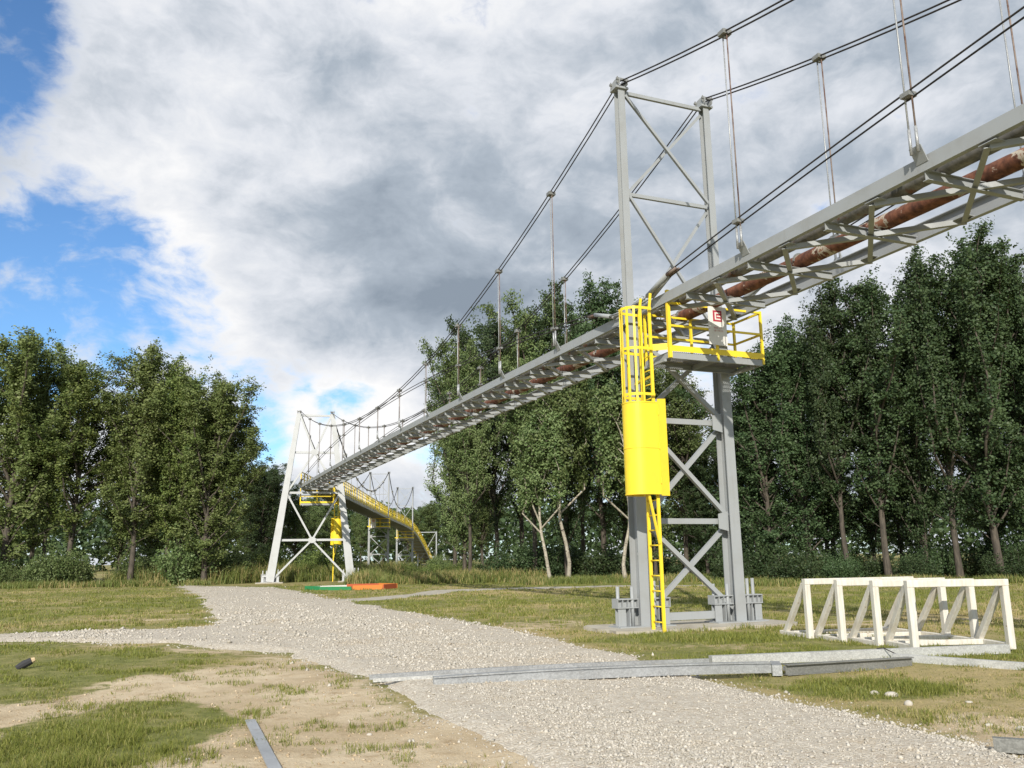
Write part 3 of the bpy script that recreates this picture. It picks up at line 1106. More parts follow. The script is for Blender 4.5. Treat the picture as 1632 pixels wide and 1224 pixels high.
def pipe(span, t, z, r, mat, name, label, n=16, step=1.5):
    k = int((span.s1 - span.s0) / step)
    pts = [span.at(span.s0 + (span.s1 - span.s0) * i / k, t, z) for i in range(k + 1)]
    root = empty(name, pts[0], label, 'pipe')
    body = part('pipe_barrel', MB().tube(pts, r, n), mat, root, True)
    for s in np.arange(span.s0 + 2.9, span.s1, 8.0):
        a, b = span.at(s - 0.35, t, z), span.at(s + 0.35, t, z)
        part('pipe_collar', MB().tube([a, b], r + 0.012, n), M['pipe'], root, True)
        break
    for s in np.arange(math.ceil(span.s0 / 4) * 4, span.s1, 4.0):
        m = MB()
        for k2 in range(12):
            a0, a1 = math.pi * k2 / 12, math.pi * (k2 + 1) / 12
            p0 = span.at(s, t, z)
            d = (span.at(s + .1, t, z) - span.at(s - .1, t, z)).normalized()
            side = d.cross(UP).normalized()
            q0 = p0 + (side * math.cos(a0) + UP * math.sin(a0)) * (r + 0.012)
            q1 = p0 + (side * math.cos(a1) + UP * math.sin(a1)) * (r + 0.012)
            m.bar(q0, q1, 0.05, 0.018, d)
        part('pipe_strap', m, M['galv_dark'], root)
    return root


pipe(S1, 1.42, 6.940, 0.138, M['rust'], 'rusty_pipe', 'thick rusty pipe with flaking paint running along the near deck')
pipe(S1, 0.60, 6.925, 0.122, M['pipe'], 'grey_pipe', 'dull grey pipe beside the near deck beam, parallel to the rusty pipe')


# ------------------------------------------------------------------ cables and hangers
def zmain(l, span=SPAN):
    u = (span / 2 - abs(l)) / (span / 2)
    return 8.72 + (HT + 0.06 - 8.72) * u * u


def zlow(l, span=SPAN):
    u = (span / 2 - abs(l)) / (span / 2)
    return 8.66 - (8.66 - 7.08) * u * u


def cables(at, span, t, side, where, l0, l1, hangers, deck_top, r=0.017, detail=True):
    """main cable pair with its hangers, and the lower cable pair, on one side of one span"""
    ls = list(np.linspace(l0, l1, 31))
    root = empty('suspension_cable', at(ls[0], t, 9), 'dark twin suspension cable with rod hangers, %s' % where, 'cable')
    for d in (-0.036, 0.036):
        part('cable_strand', MB().tube([at(l, t + d, zmain(l, span) - d * 0.7) for l in ls], r, 6), M['cable'], root, True)
    for l in hangers:
        zt, zb = zmain(l, span), deck_top(l)
        if zt - zb < 0.15:
            continue
        h = MB().bar(at(l - 0.09, t, zt), at(l + 0.09, t, zt), 0.20, 0.09)
        h.tube([at(l, t, zt - 0.1), at(l, t, zt + 0.1)], 0.03, 6)
        hg = part('hanger', h, M['galv_dark'], root)
        for d, mt in ((-0.06, M['rodrust']), (0.06, M['galv'])):
            part('hanger_rod', MB().tube([at(l + d, t, zb + 0.1), at(l + d, t, zt - 0.03)], 0.0135, 6), mt, hg, True)
            part('rod_socket', MB().tube([at(l + d, t, zb + 0.03), at(l + d, t, zb + 0.42)], 0.024, 8), M['galv'], hg, True)
        lug = MB().prism([at(l - 0.10, t + 0.12 * (1 if t < 1 else -1), zb - 0.10), at(l + 0.10, t + 0.12 * (1 if t < 1 else -1), zb - 0.10), at(l + 0.10, t, zb + 0.13), at(l - 0.10, t, zb + 0.13)],
                         (at(l, t + 0.02, 0) - at(l, t, 0)))
        part('hanger_lug', lug, steel, hg)
    root2 = empty('stabilising_cable', at(ls[0], t, 7), 'thinner twin cable rising from deck level, %s' % where, 'cable')
    s0 = 1.55
    inner = [l for l in ls if s0 < abs(l) < abs(l1) - (s0 if detail else 0)]
    inner = [math.copysign(s0, l1)] + inner
    if detail and abs(l1) > SPAN - 1:
        inner = inner + [l1 - s0]
    for d in (-0.04, 0.04):
        part('cable_strand', MB().tube([at(l, t + d, zlow(l, span) - d * 0.9) for l in inner], r * 0.85, 6), M['cable'], root2, True)
    ends = [math.copysign(1, l1)] if abs(l1) < SPAN - 1 else [1, -1]
    for e in ends:
        base = 0.0 if (e == math.copysign(1, l1)) else l1

        def L_(d):
            return base + e * d
        for d in (-0.04, 0.04):
            part('socket', MB().tube([at(L_(0.85), t + d * 1.5, 7.04), at(L_(1.6), t + d, zlow(s0, span) + 0.01)], [0.055, 0.05], 10), steel, root2, True)
            part('socket_nut', MB().tube([at(L_(1.58), t + d, zlow(s0, span)), at(L_(1.95), t + d, zlow(1.9, span))], 0.032, 8), M['rodrust'], root2, True)
            part('tie_rod', MB().tube([at(L_(0.12), t + d * 1.5, 6.99), at(L_(0.85), t + d * 1.5, 7.04)], 0.024, 8), steel, root2, True)
        part('anchor_lug', MB().bar(at(L_(0.12), t, 6.98), at(L_(0.45), t, 7.02), 0.05, 0.16), steel, root2)
    for l in hangers:
        if zmain(l, span) - zlow(l, span) > 0.2:
            part('cross_clamp', MB().bar(at(l - 0.08, t, zlow(l, span)), at(l + 0.08, t, zlow(l, span)), 0.16, 0.07), M['galv_dark'], root2)


dt1 = lambda l: ZD + camber(l)
sides = ((0.04, 'on the ladder side'), (2.36, 'on the other side'))
for t, nm in sides:
    cables(lambda l, t_, z: A(t_, l, z), SPAN, t, nm, 'span over the trestles, ' + nm, 0.0, -25.0, [-4.0 * k for k in range(1, 7)], dt1)
    cables(lambda l, t_, z: A(t_, l, z), SPAN, t, nm, 'span to the splayed tower, ' + nm, 0.0, SPAN, [4.0 * k for k in range(1, 12)], dt1)

# far spans: between the splayed tower and the two slim towers
i3 = min(range(len(cl)), key=lambda i: abs(cl[i].y - 110.0))
i4 = min(range(len(cl)), key=lambda i: abs(cl[i].y - 134.0))
for (sa, sb, wh) in ((cum[0], cum[i3], 'above the yellow railed walkway'), (cum[i3], cum[i4], 'above the dipping walkway end')):
    ln = sb - sa
    for t, nm in ((0.02, 'beside the far railing'), (2.38, 'beside the near railing')):
        root = empty('suspension_cable', far_fn(sa, t, 9), 'far dark suspension cable %s, %s' % (wh, nm), 'cable')
        us = np.linspace(0, 1, 21)
        part('cable_strand', MB().tube([far_fn(sa + u * ln, t, 8.6 + 4.0 * (1 - 2 * u) ** 2 - (far_fn(sa + u * ln, t, 0).z)) for u in us], 0.05, 6), M['cable'], root, True)
        for k in range(1, int(ln / 4)):
            u = k * 4 / ln
            zc = 8.6 + 4.0 * (1 - 2 * u) ** 2
            zt_ = far_fn(sa + u * ln, t, 0).z
            h = part('hanger', MB().tube([far_fn(sa + u * ln, t, ZD), far_fn(sa + u * ln, t, zc - zt_)], 0.022, 6), M['galv'], root)
            part('hanger_clamp', MB().bar(far_fn(sa + u * ln - .15, t, zc - zt_), far_fn(sa + u * ln + .15, t, zc - zt_), 0.2, 0.2), M['galv_dark'], h)


# ------------------------------------------------------------------ ladder, platform, sign
def caged_ladder(F, label, shield_mat, steel):
    root = empty('caged_ladder', F(-0.22, -1.0, 0), label, 'ladder')
    t0, l0, l1 = -0.22, -1.2, -0.8
    for l in (l0, l1):
        part('rail', MB().bar(F(t0, l, -0.02), F(t0, l, 6.62), 0.035, 0.065, F.T), yel, root)
        part('grab_rail', MB().bar(F(t0, l, 6.62), F(t0 + 0.05, l, 6.98), 0.03, 0.05, F.T), yel, root)
    k = 0.22
    while k < 5.8:
        part('rung', MB().tube([F(t0, l0 + .018, k), F(t0, l1 - .018, k)], 0.014, 8), yel, root, True)
        k += 0.30
    # stays to the leg
    for z in (3.0, 5.2):
        for l in (l0, l1):
            part('bracket', MB().bar(F(t0 + .03, l, z), F(-0.05, -0.22, z), 0.03, 0.05), yel, root)
    part('stay', MB().bar(F(t0 - 0.25, -1.26, 2.76), F(t0 - 0.02, l0 - .02, 1.75), 0.035, 0.045), yel, root)

    def ring(z, rr=0.285, n=20, arm=0.0):
        c = (t0 - 0.27, (l0 + l1) / 2)
        pts = [F(t0 + arm, c[1] - rr, z)]
        for a in np.linspace(-math.pi / 2, -math.pi * 1.5, n):
            pts.append(F(c[0] + rr * math.cos(a), c[1] + rr * math.sin(a), z))
        pts.append(F(t0 + arm, c[1] + rr, z))
        return pts
    for z in (4.78, 5.75, 6.62):
        m = MB()
        P = ring(z)
        m.sweep([(-0.005, -0.028), (0.005, -0.028), (0.005, 0.028), (-0.005, 0.028)], P, Z)
        part('hoop', m, yel, root)
    lo, hi = ring(4.4), ring(6.65)
    for i in (1, 4, 7, 10, 13, 16, 20):
        c = F(t0 - 0.27, -1.0, 0)
        d = Vector((lo[i].x - c.x, lo[i].y - c.y, 0)).normalized()
        part('cage_bar', MB().bar(lo[i] + d * 0.012, hi[i] + d * 0.012, 0.045, 0.010, d), yel, root)
    # closed shield round the lower cage
    m = MB()
    pts_lo, pts_hi = ring(2.72, 0.315, 24, 0.02), ring(4.62, 0.315, 24, 0.02)
    n = len(pts_lo)
    c = F(t0 - 0.27, -1.0, 0)
    vs, fs = [], []
    for a, b in zip(pts_lo, pts_hi):
        d = Vector((a.x - c.x, a.y - c.y, 0)).normalized() * 0.012
        vs += [a, b, a - d, b - d]
    for i in range(n - 1):
        j = 4 * i
        fs += [(j, j + 4, j + 5, j + 1), (j + 2, j + 3, j + 7, j + 6), (j + 1, j + 5, j + 7, j + 3), (j, j + 2, j + 6, j + 4)]
    fs += [(0, 1, 3, 2), (4 * n - 4, 4 * n - 2, 4 * n - 1, 4 * n - 3)]
    m.add(vs, fs)
    part('shield', m, yel, root, False)
    for z in (2.735, 3.67, 4.605):
        part('seam_band', MB().sweep([(-0.004, -0.012), (0.004, -0.012), (0.004, 0.012), (-0.004, 0.012)], ring(z, 0.319, 24, 0.02), Z), yel, root)
    side = MB().prism([F(t0 + 0.02, -1.322, 2.70), F(t0 + 0.24, -1.28, 2.70), F(t0 + 0.24, -1.28, 4.70), F(t0 + 0.02, -1.322, 4.68)], F.L * 0.012)
    part('shield_door', side, yel, root)
    hb = MB()
    for z in (3.0, 3.7, 4.4):
        hb.tube([F(t0 + 0.02, -1.328, z - .06), F(t0 + 0.02, -1.328, z + .06)], 0.012, 8)
    part('hinge', hb, yel, root)
    return root


caged_ladder(A, 'yellow caged ladder with a closed cylindrical shield on the near portal tower', yel, steel)


def rot_frame(F, t):
    g = Frame(F(t, 0, 0), F.th + math.pi)
    return g


caged_ladder(rot_frame(T2, 2.55), 'small yellow caged ladder with shield inside the splayed tower leg', yel, steel)


def platform(F, label, detail=True, zf=5.60):
    root = empty('service_platform', F(1.4, -0.7, zf), label, 'platform')
    ta, tb, la, lb = 0.22, 2.63, -1.22, -0.26
    zt = zf + 0.13
    for p, q, u in (((ta, la), (tb, la), 1), ((ta, lb), (tb, lb), -1)):
        pr = [(a * u, b) for a, b in Cp(0.06, 0.13, 0.01)]
        part('edge_beam', MB().prof(pr, F(p[0], p[1], zf + .065), F(q[0], q[1], zf + .065), Z), steel, root)
    for t in (ta, (ta + tb) / 2, tb):
        part('end_beam', MB().bar(F(t, la + 0.012, zf + .06), F(t, lb - 0.012, zf + .06), 0.03, 0.11), steel, root)
    g = MB()
    n = 46
    for k in range(n):
        t = ta + 0.03 + (tb - ta - 0.06) * k / (n - 1)
        g.bar(F(t, la + 0.02, zt + 0.012), F(t, lb - 0.02, zt + 0.012), 0.012, 0.022)
    for k in range(7):
        l = la + 0.06 + (lb - la - 0.12) * k / 6
        g.bar(F(ta + .02, l, zt + 0.006), F(tb - .02, l, zt + 0.006), 0.03, 0.006)
    part('grating', g, M['grating'], root)
    for (p, q) in (((ta, la - .012), (tb, la - .012)), ((tb + .012, la), (tb + .012, lb)), ((ta, lb + .012), (tb, lb + .012))):
        part('toe_board', MB().bar(F(p[0], p[1], zt + 0.085), F(q[0], q[1], zt + 0.085), 0.008, 0.13), yel, root)
        for z in (zt + 0.58, zt + 1.08):
            part('guard_rail', MB().bar(F(p[0], p[1], z), F(q[0], q[1], z), 0.035, 0.045), yel, root)
    for t, l in ((1.43, la), (tb, la), (tb, lb), (1.43, lb), (ta, lb)):
        m = MB().prof(Lp(0.05, 0.007), F(t, l - .02, zf + .03), F(t, l - .02, zt + 1.12), F.L)
        part('guard_post', m, yel, root)
    part('corner_post', MB().bar(F(ta, la - .03, zf), F(ta, la - .03, zf + 1.48), 0.07, 0.07, F.L), yel, root)
    part('kick_plate', MB().bar(F(ta - 0.36, la + .28, zt + .12), F(ta - .03, la + .02, zt + .12), 0.01, 0.14), yel, root)
    for t in (0.06, 2.34):
        part('bracket_arm', MB().bar(F(t + .12, la + .1, zf - 0.03), F(t + .12, lb + .05, zf - 0.03), 0.06, 0.055), steel, root)
    return root


platform(A, 'yellow railed service platform under the deck on the near tower')
platform(rot_frame(T2, 2.9), 'small yellow railed platform behind the splayed tower')
platform(T3, 'yellow railed platform with a white sign on the slim tower before the dip', zf=5.45)
platform(T4, 'yellow railed platform on the farthest slim tower', zf=4.6)


def sign_board(F, t, z, w, h, l, label, detail):
    root = empty('sign_board', F(t + w / 2, l, z), label, 'sign')
    part('board', MB().prism([F(t, l, z + .02), F(t + w - .01, l, z), F(t + w, l, z + h - .01), F(t + .01, l, z + h)], F.L * 0.012), M['signwhite'], root)
    if not detail:
        part('emblem', MB().prism([F(t + w * .28, l - .003, z + h * .6), F(t + w * .74, l - .003, z + h * .6), F(t + w * .74, l - .003, z + h * .88), F(t + w * .28, l - .003, z + h * .88)], F.L * 0.002), M['signpink'], root)
        return root

    def rect(x0, y0, x1, y1, d):
        return MB().prism([F(t + x0, l - d, z + y0), F(t + x1, l - d, z + y0), F(t + x1, l - d, z + y1), F(t + x0, l - d, z + y1)], F.L * 0.002)
    em = part('emblem', rect(0.125, 0.535, 0.355, 0.785, 0.003), M['signred'], root)
    m = MB()
    for r in ((0.170, 0.715, 0.315, 0.743), (0.170, 0.575, 0.203, 0.715), (0.203, 0.575, 0.315, 0.603), (0.222, 0.645, 0.315, 0.671)):
        b = rect(*r, 0.006)
        m.add(b.v, b.f)
    part('emblem_mark', m, M['signwhite'], em)
    tx = MB()
    rr = random.Random(3)
    for row, y in enumerate((0.375, 0.315)):
        x = 0.135
        while x < 0.365 - row * 0.0:
            wd = rr.uniform(0.014, 0.022)
            for q in ((x, y, x + 0.006, y + 0.038), (x, y + (0.032 if rr.random() < .5 else 0.0), x + wd, y + (0.038 if rr.random() < .5 else 0.006))):
                if q[3] > q[1]:
                    b = rect(*q, 0.004)
                    tx.add(b.v, b.f)
            x += wd + 0.009
    part('faded_lettering', tx, M['signpink'], root)
    return root


sign_board(A, 1.21, 5.95, 0.475, 0.87, -1.285, 'white sign with a red square emblem on the near platform railing', True)
sign_board(T3, 0.35, 5.5, 0.65, 1.15, -1.29, 'tiny white sign on the platform of a far slim tower', False)

# green escape sign on the tower leg
er = empty('escape_sign', A(-0.02, -0.03, 1.57), 'small green escape sign with white arrow on the tower leg beside the ladder', 'sign')
part('plate', MB().prism([A(-0.024, -0.11, 1.49), A(-0.024, 0.03, 1.49), A(-0.024, 0.03, 1.63), A(-0.024, -0.11, 1.63)], A.T * 0.012), M['green'], er)
m = MB()
cc = [(0.02 - 0.055 * math.cos(a) * 0.55 - 0.02, 1.56 + 0.055 * math.sin(a)) for a in np.linspace(-1.3, 1.3, 8)]
ci = [(0.02 - 0.028 * math.cos(a) * 0.5 - 0.02, 1.56 + 0.045 * math.sin(a)) for a in np.linspace(1.3, -1.3, 8)]
m.prism([A(-0.026, -(l) - 0.0, z) for l, z in cc + ci], A.T * 0.002)
m.prism([A(-0.026, -0.055, 1.56), A(-0.026, -0.10, 1.582), A(-0.026, -0.10, 1.538)], A.T * 0.002)
part('pictogram', m, M['signwhite'], er)


# ------------------------------------------------------------------ far walkway railing
def railing(t, label):
    root = empty('walkway_railing', far_fn(1, t, ZD), label, 'railing')
    n = int((S2.s1 - 0.6) / 1.25)
    ss = [0.6 + (S2.s1 - 0.6) * k / n for k in range(n + 1)]
    for z, w, h in ((1.12, 0.06, 0.06), (0.62, 0.035, 0.05), (0.32, 0.03, 0.04), (0.88, 0.03, 0.04)):
        part('rail', MB().sweep([(-w / 2, -h / 2), (w / 2, -h / 2), (w / 2, h / 2), (-w / 2, h / 2)], [far_fn(s, t, ZD + z) for s in ss], Z), yel, root)
    part('toe_board', MB().sweep([(-0.01, -0.11), (0.01, -0.11), (0.01, 0.11), (-0.01, 0.11)], [far_fn(s, t, ZD + 0.12) for s in ss], Z), yel, root)
    for s in ss:
        part('post', MB().bar(far_fn(s, t, ZD - 0.2), far_fn(s, t, ZD + 1.14), 0.07, 0.07, (0, 1, 0)), yel, root)
    return root


railing(2.27, 'yellow post and rail walkway railing curving down, facing the gravel road')
railing(0.13, 'yellow walkway railing on the side turned from the gravel road')
wk = MB()
ss = np.linspace(S2.s0, S2.s1, 60)
wk.sweep([(-0.9, -0.02), (0.9, -0.02), (0.9, 0.02), (-0.9, 0.02)], [far_fn(s, 1.2, ZD + 0.06) for s in ss], Z)
thing('walkway_floor', tuple(far_fn(0.3, 1.2, ZD)), wk, M['grating'], 'dark grating floor between the yellow walkway railings', 'walkway')
# pale frame standing beside the walkway's lower end
fr = empty('walkway_gantry', (-14.6, 152, 0), 'slender pale steel frame beside the walkway foot', 'frame')
for dx in (-2.2, 1.0):
    part('post', MB().bar((-14.6 + dx, 152, 0), (-14.6 + dx, 152, 6.3), 0.2, 0.2, (0, 1, 0)), steel, fr)
part('strut', MB().bar((-16.7, 152, 6.2), (-13.7, 152, 6.2), 0.1, 0.14), steel, fr)
part('brace', MB().bar((-16.7, 152, 1.0), (-13.7, 152, 6.1), 0.1, 0.1), steel, fr)


# ------------------------------------------------------------------ white timber trestles
def bevel_bar(p, q, w, h, up):
    c = 0.008
    pr = [(-w / 2 + c, -h / 2), (w / 2 - c, -h / 2), (w / 2, -h / 2 + c), (w / 2, h / 2 - c), (w / 2 - c, h / 2), (-w / 2 + c, h / 2), (-w / 2, h / 2 - c), (-w / 2, -h / 2 + c)]
    return MB().prof(pr, p, q, up)


def trestle(loc, rz, W_, label):
    """local x: along the top rail, local y: towards the slanted braces"""
    root = empty('timber_trestle', (0, 0, 0), label, 'trestle', 'white timber trestles on the grass')
    S = 0.105
    H = 1.06
    D = 0.88
    for x in (0.0, W_):
        part('post', bevel_bar((x, 0, 0.0), (x, 0, H - S), S, S, (1, 0, 0)), M['wood'], root)
        part('brace', bevel_bar((x, D - 0.06, 0.075), (x, 0.075, H - 0.10), S * 0.92, S * 0.85, (1, 0, 0)), M['wood'], root)
        part('foot_board', bevel_bar((x, 0.055, 0.045), (x, D + 0.1, 0.045), S * 0.9, 0.085, Z), M['wood'], root)
    part('top_rail', bevel_bar((-S / 2, 0, H - S / 2), (W_ + S / 2, 0, H - S / 2), S, S, Z), M['wood'], root)
    part('bottom_rail', bevel_bar((0.05, D - 0.20, 0.05), (W_ - 0.05, D - 0.20, 0.05), S * 0.9, S * 0.8, Z), M['wood'], root)
    root.location = (*loc, float(gh(loc[0], loc[1])) - 0.02)
    root.rotation_euler = (0, 0, rz)
    return root


for (loc, W_, rz, lb) in (((6.15, 13.78), 1.55, 0.075, 'white timber trestle closest to the crossing galvanised bars'),
                          ((5.95, 14.62), 1.75, 0.16, 'second white timber trestle counted from the galvanised bars'),
                          ((5.60, 15.28), 2.0, 0.19, 'third white timber trestle counted from the galvanised bars'),
                          ((5.30, 16.05), 2.15, 0.22, 'white timber trestle closest to the tower pad, last of the row')):
    trestle(loc, rz, W_, lb)


# ------------------------------------------------------------------ steel sections lying about
def lying(name, p, q, pr, z, mat, label, roll=(0, 0, 1), sag=0.0, extra=None):
    P, Q = Vector((*p, 0)), Vector((*q, 0))
    n = 12
    pts = []
    for k in range(n + 1):
        u = k / n
        w = P.lerp(Q, u)
        w.z = z + 0.05 + sag * 4 * u * (1 - u)
        pts.append(w)
    o = thing(name, (P.x, P.y, z), MB().sweep(pr, pts, roll), mat, label, 'steel bar')
    return o


lying('channel_section', (-0.97, 10.50), (3.22, 11.42), [(-0.05, -0.065), (0.05, -0.065), (0.05, 0.065), (-0.05, 0.065), (-0.05, 0.048), (-0.03, 0.048), (-0.03, 0.030), (-0.05, 0.030)], 0.05, M['galv'], 'long grey channel section lying across the gravel road', sag=0.03)
lying('steel_rail', (-1.80, 11.0), (2.62, 12.18), Cp(0.05, 0.055, 0.006), 0.05, M['galv'], 'thin galvanised rail lying behind the long channel on the gravel', sag=0.02)
lying('steel_rail', (-1.72, 10.78), (1.6, 11.50), Cp(0.04, 0.045, 0.006), 0.045, M['galv_white'], 'shortest galvanised rail lying between the thin rail and the channel', sag=0.01)
bx = lambda w, h: [(-w / 2, -h / 2), (w / 2, -h / 2), (w / 2, h / 2), (-w / 2, h / 2)]
lying('box_section', (2.68, 12.36), (7.30, 13.30), bx(0.12, 0.13), 0.03, M['galv_white'], 'bright galvanised box section resting in front of the white trestles')
lying('steel_beam', (3.42, 11.42), (5.30, 12.02), Ip(0.11, 0.13, 0.01, 0.01), 0.015, M['galv_dark'], 'short weathered steel beam in the grass in front of the box section')
lying('box_section', (5.30, 12.62), (7.2, 10.6), bx(0.10, 0.12), 0.0, M['galv_white'], 'white galvanised box section angling away from the other bars over grass')
lying('steel_rail', (3.5, 11.75), (5.5, 12.4), bx(0.05, 0.05), -0.01, M['galv'], 'thin steel bar behind the short weathered beam')
lying('support_block', (3.30, 11.36), (3.40, 11.80), bx(0.12, 0.13), 0.015, M['galv'], 'small galvanised block between the channel and the weathered beam')
lying('channel_section', (3.62, 6.95), (4.9, 6.35), Cp(0.07, 0.10, 0.008), 0.01, M['galv_dark'], 'grey steel section lying at the gravel edge apart from the other bars')
lying('flat_strip', (-2.57, 8.72), (-1.30, 5.5), bx(0.095, 0.008), -0.03, M['galv'], 'flat galvanised strip lying on the bare sandy soil')

# wire tying the bars
w = MB().tube([(5.18, 13.00, 0.02), (5.22, 12.93, 0.15), (5.27, 12.82, 0.165), (5.36, 12.70, 0.11), (5.5, 12.62, 0.03)], 0.008, 6)
thing('tie_wire', (5.25, 12.8, 0.2), w, M['cable'], 'thin dark wire looped over the bright box section', 'wire')

# stump with bark in the grass
sr = empty('wood_chunk', (-7.3, 13.4, 0.0), 'black barked chunk of wood lying in the grass left of the sandy patch', 'log')
part('bark', MB().tube([(-7.42, 13.30, 0.01), (-7.34, 13.34, 0.06), (-7.25, 13.38, 0.11)], [0.045, 0.06, 0.05], 9), M['black'], sr)
part('cut_face', MB().tube([(-7.248, 13.381, 0.112), (-7.21, 13.40, 0.13)], [0.045, 0.03], 7), M['trunkwood'], sr)

# bright boards by the splayed tower
bd = empty('painted_board_edging', (-8.6, 46.2, 0), 'low edging of green and orange painted boards on the grass', 'edging')


def board(p, q, h, mat, lb=None, th=0.06, z0=0.0):
    o = part('board', MB().bar((*p, z0 + h / 2), (*q, z0 + h / 2), th, h), mat, bd, label=lb)
    return o


board((-11.25, 47.2), (-10.3, 46.4), 0.22, M['green_board'], 'green painted board')
board((-10.3, 46.3), (-8.55, 46.0), 0.19, M['green_board'], 'green painted board')
board((-8.48, 46.0), (-7.0, 46.4), 0.24, M['orange_board'], 'orange painted board')
board((-6.95, 46.45), (-6.5, 48.0), 0.26, M['red_board'], 'dull red painted board')
board((-10.9, 47.4), (-9.3, 48.6), 0.20, M['signwhite'], 'white painted board')
board((-9.3, 48.6), (-7.6, 49.2), 0.25, M['red_board'], 'dull red painted board')
board((-7.6, 49.2), (-6.45, 48.1), 0.26, M['orange_board'], 'orange painted board')

# a few larger stones at the road edge
def pebble(size, seed):
    r = np.random.default_rng(100 + seed)
    n, m = 10, 6
    V, F = [], []
    ax = r.uniform(0.7, 1.3, 3) * (1, 0.85, 0.6)
    dents = r.normal(0, 1, (5, 3))
    for i in range(m + 1):
        th = math.pi * i / m
        for k in range(n):
            a = 2 * math.pi * k / n
            d = np.array([math.sin(th) * math.cos(a), math.sin(th) * math.sin(a), math.cos(th)])
            q = 1 - 0.22 * max(0.0, max((d @ (u / np.linalg.norm(u))) for u in dents) - 0.6) * 2
            V.append(d * ax * size * q)
    for i in range(m):
        for k in range(n):
            F += [i * n + k, (i + 1) * n + k, (i + 1) * n + (k + 1) % n, i * n + (k + 1) % n]
    return mesh_np('stone', np.array(V), np.array(F), 4, M['stone'])


for k, (x_, y_, s_) in enumerate(((4.05, 9.75, 0.07), (3.92, 9.9, 0.05), (3.98, 9.2, 0.055), (4.32, 7.8, 0.055), (4.45, 7.5, 0.045), (4.62, 9.25, 0.035),
                                  (4.15, 8.0, 0.035), (-1.3, 8.0, 0.025), (-2.6, 7.2, 0.025))):
    o = bpy.data.objects.new('stone', pebble(s_, k))
    o.location = (x_, y_, float(gh(x_, y_)) + s_ * 0.2)
    col.objects.link(o)
    tag(o, 'loose pale fist-sized stone in the grass by the gravel edge', 'stone', 'loose stones at the gravel edge')


# ------------------------------------------------------------------ trees
def tube_np(V, F, pts, rad, n=6):
    pts = np.asarray(pts, float)
    b = len(V)
    for i, p in enumerate(pts):
        d = pts[min(i + 1, len(pts) - 1)] - pts[max(i - 1, 0)]
        d = d / (np.linalg.norm(d) + 1e-9)
        a = np.cross(d, (0.31, 0.95, 0.05) if abs(d[1]) < 0.9 else (1, 0, 0))
        a /= np.linalg.norm(a)
        c = np.cross(d, a)
        for k in range(n):
            an = 2 * math.pi * k / n
            V.append(p + (a * math.cos(an) + c * math.sin(an)) * rad[i])
    for i in range(len(pts) - 1):
        for k in range(n):
            k2 = (k + 1) % n
            F.append((b + i * n + k, b + i * n + k2, b + (i + 1) * n + k2, b + (i + 1) * n + k))


def leaves_np(name, C, size, mat, r, up=0.25, axis=None):
    n = len(C)
    nr = r.normal(0, 1, (n, 3))
    if axis is not None:
        o = C[:, :2] - np.stack([np.interp(C[:, 2], axis[:, 2], axis[:, 0]), np.interp(C[:, 2], axis[:, 2], axis[:, 1])], -1)
        o /= np.linalg.norm(o, axis=1)[:, None] + 0.3
        nr = nr * 0.75
        nr[:, :2] += o * 0.85
    nr[:, 2] += up
    nr /= np.linalg.norm(nr, axis=1)[:, None]
    a = np.cross(nr, r.normal(0, 1, (n, 3)))
    a /= np.linalg.norm(a, axis=1)[:, None] + 1e-9
    b = np.cross(nr, a)
    s = size * r.uniform(0.65, 1.35, (n, 1))
    V = np.zeros((n, 4, 3))
    V[:, 0] = C - a * s * 0.55
    V[:, 1] = C + b * s * 0.42 + nr * s * 0.10
    V[:, 2] = C + a * s * 0.60
    V[:, 3] = C - b * s * 0.42 + nr * s * 0.10
    F = np.arange(n * 4)
    return mesh_np(name, V.reshape(-1, 3), F, 4, mat)


